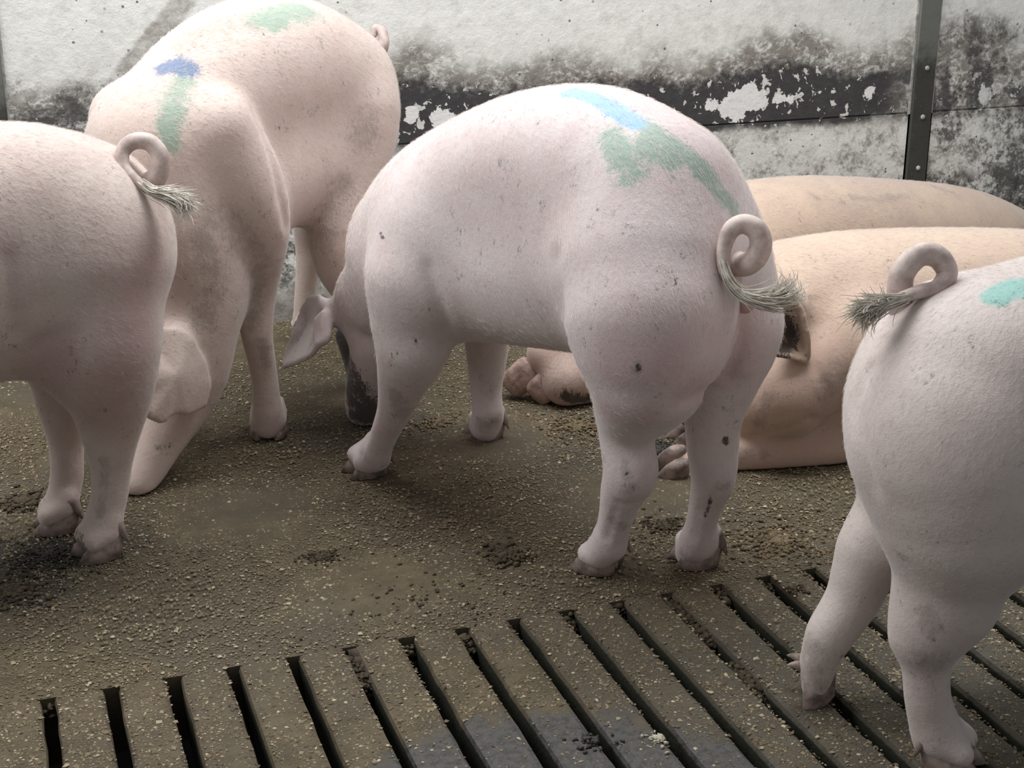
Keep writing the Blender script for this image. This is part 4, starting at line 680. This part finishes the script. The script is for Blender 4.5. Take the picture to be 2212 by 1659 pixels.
# ---------------------------------------------------------------- bran, crumbs and lumps on the floor
def in_gap(x,y):
    k=np.round((x-X0)/P0); return (y<SLAT_Y)&(np.abs(x-(X0+k*P0))<GAP/2+.002)&(x>XL-.02)&(x<XR+.02)
def vnoise(x,y,s,seed):
    g=np.random.default_rng(seed).random((64,64)); u=x*s+100; v=y*s+100; i=np.floor(u).astype(int); j=np.floor(v).astype(int); a=u-i; b=v-j
    a=a*a*(3-2*a); b=b*b*(3-2*b)
    f=lambda di,dj:g[(i+di)%64,(j+dj)%64]
    return f(0,0)*(1-a)*(1-b)+f(1,0)*a*(1-b)+f(0,1)*(1-a)*b+f(1,1)*a*b
def flakes():
    N=330000; y=rng.uniform(1.38,WALL_Y-.01,N); x=rng.uniform(-.35,1,N)*0+rng.uniform(-.3,2.6,N)
    keep=(x>-.12-(y-1.9)*.12)&(x<1.3+(y-1.45)*.95)
    dens=.35+.9*vnoise(x,y,3.1,1)*vnoise(x,y,9,2)*1.6+.35*vnoise(x,y,26,3)
    wet=np.minimum(np.hypot((x-.62)/.25,(y-1.66)/.17),np.hypot((x-.8)/.16,(y-1.58)/.09))<1.0
    dens=np.where(wet,.16,dens); keep&=(rng.random(N)<dens)&~in_gap(x,y)
    x,y=x[keep],y[keep]; N=len(x)
    r=np.clip(rng.lognormal(math.log(.0019),.45,N),.0008,.0058); el=rng.uniform(.45,1,N); th=rng.uniform(0,2*math.pi,N); h=r*rng.uniform(.25,.8,N)
    z0=np.where(y>SLAT_Y,.0002,-.0003)
    c,s=np.cos(th),np.sin(th); V=np.zeros((N,5,3)); 
    for k,(a,b,hh) in enumerate(((1,0,.15),(0,1,.35),(-1,0,.1),(0,-1,.3),(.1,.1,1))):
        a=a*rng.uniform(.75,1.2,N); b=b*rng.uniform(.75,1.2,N)
        V[:,k,0]=x+r*(a*c-b*el*s); V[:,k,1]=y+r*(a*s+b*el*c); V[:,k,2]=z0+h*hh
    b=np.arange(N)[:,None]*5; Fc=np.concatenate([b+np.array(q)[None] for q in ((0,1,4),(1,2,4),(2,3,4),(3,0,4))])
    t=rng.random(N); dark=np.array([.070,.050,.028]); mid=np.array([.17,.13,.075]); lite=np.array([.46,.385,.26])
    colr=np.where((t<.50)[:,None],dark+(mid-dark)*(t/.50)[:,None],mid+(lite-mid)*(((t-.50)/.50)**2.6)[:,None])
    colr=np.concatenate([colr,np.ones((N,1))],1); colr=np.repeat(colr[:,None],5,1).reshape(-1,4)
    o=mesh_obj('feed_bran',V.reshape(-1,3),Fc,M['grain'],smooth=False,attrs={'tint':colr}); tag(o,'beige bran flakes scattered over the concrete floor','feed',kind='stuff')
flakes()
ICO=None
def crumb_geo(c,r,g,flat=.6):
    global ICO
    if ICO is None:
        b=bmesh.new(); bmesh.ops.create_icosphere(b,subdivisions=1,radius=1); b.verts.ensure_lookup_table(); ICO=(np.array([v.co[:] for v in b.verts]),np.array([[v.index for v in f.verts] for f in b.faces])); b.free()
    V=ICO[0]*g.uniform(.5,1.45,(len(ICO[0]),1)); V=V*np.array([1,g.uniform(.5,1),flat]); a=g.uniform(0,6.3); R=np.array([[math.cos(a),-math.sin(a),0],[math.sin(a),math.cos(a),0],[0,0,1]])
    return V@R.T*r+c
def heap(name,cx,cy,R,n,rm,mat,label,seed,ry=None,tall=1.):
    g=np.random.default_rng(seed); V=[];Fc=[]; k=0; ry=ry or R
    for i in range(n):
        q=abs(g.normal(0,.5)); a=g.uniform(0,6.283); x=cx+R*q*math.cos(a); y=cy+ry*q*math.sin(a)
        if in_gap(np.array([x]),np.array([y]))[0]: continue
        r=min(rm*g.lognormal(0,.45),rm*1.7); z=r*.3+max(0,(.7-q))*rm*1.3*tall*g.random()
        v=crumb_geo(np.array([x,y,z]),r,g); V.append(v); Fc.append(ICO[1]+k); k+=len(v)
    o=mesh_obj(name,np.concatenate(V),np.concatenate(Fc),mat,smooth=False); return tag(o,label,'clump',kind='stuff')
H=[('dung_clump',.815,2.335,.055,130,.0055,'crumb','dark dung clump alone on the open floor between the painted pig and the slits'),
('dung_clump',.496,2.44,.04,110,.0036,'crumb','loose brown crumbs in a low heap, in the middle left of the open floor'),
('dung_clump',1.145,2.35,.075,110,.0042,'crumb','brown crumbs behind the hind hooves of the painted pig'),
('feed_clump',1.31,2.215,.12,330,.0046,'crumb_feed','wide crumbly feed heap beside the painted pig and the slats'),
('feed_clump',1.19,2.90,.15,260,.0042,'crumb_feed','scattered crumbly feed in front of the hooves of the wall-side lying pig'),
('dung_clump',-.016,2.885,.05,110,.006,'crumb','dark round dung heap behind the hooves of the rosy pig'),
('dung_clump',-.05,2.47,.08,150,.0055,'crumb','dark dung lumps at the left edge of the floor in front of the rosy pig'),
('dung_clump',1.245,2.035,.03,34,.004,'crumb','few dark crumbs at the end of the slits near the stepping pig'),
('wet_dung_clump',.735,1.71,.035,60,.0045,'crumb_wet','wet black dung lump on the wet grey slats'),
('lime_clump',.826,1.685,.02,70,.0032,'lime','small chalky pale lump at the edge of a slit'),
('feed_clump',.89,3.02,.09,140,.004,'crumb_feed','brown feed crumbs behind the near foreleg of the painted pig'),
('dung_clump',.60,2.22,.22,70,.0034,'crumb','sparse dark crumbs spread over the open floor before the slats'),
('dung_clump',1.30,2.72,.07,260,.0036,'crumb_wet','black muck between the hind legs of the painted pig'),
('dung_clump',.02,2.62,.12,420,.0034,'crumb_wet','trodden black muck around the hooves of the rosy pig')]
for i,h in enumerate(H): heap(h[0],h[1],h[2],h[3],int(h[4]*2.3),h[5]*.78,M[h[6]],h[7],40+i)
def plug(ix,y0,y1,n,seed):
    g=np.random.default_rng(seed); V=[];Fc=[];k=0; xc=X0+ix*P0
    for i in range(n):
        y=g.uniform(y0,y1); e=min(1,min(y-y0,y1-y)/.03+.15); x=xc+g.uniform(-.5,.5)*GAP
        r=.0042*g.lognormal(0,.4); v=crumb_geo(np.array([x,y,-.007-.03*(1-e)*g.random()-.012*g.random()]),r,g); V.append(v); Fc.append(ICO[1]+k); k+=len(v)
    return mesh_obj('packed_feed',np.concatenate(V),np.concatenate(Fc),M['crumb'],FLOOR,smooth=False)
PL=[(5,1.99,2.1,90),(11,1.925,2.1,170),(11,1.75,1.86,110),(7,2.05,2.1,45),(12,2.06,2.1,40),(0,2.09,2.12,16),(6,2.08,2.1,16),(9,2.07,2.1,24),(10,2.085,2.1,14),(13,2.07,2.1,24)]
for i,q in enumerate(PL): plug(q[0],q[1],q[2],q[3]*3,90+i)['kind']='stuff'
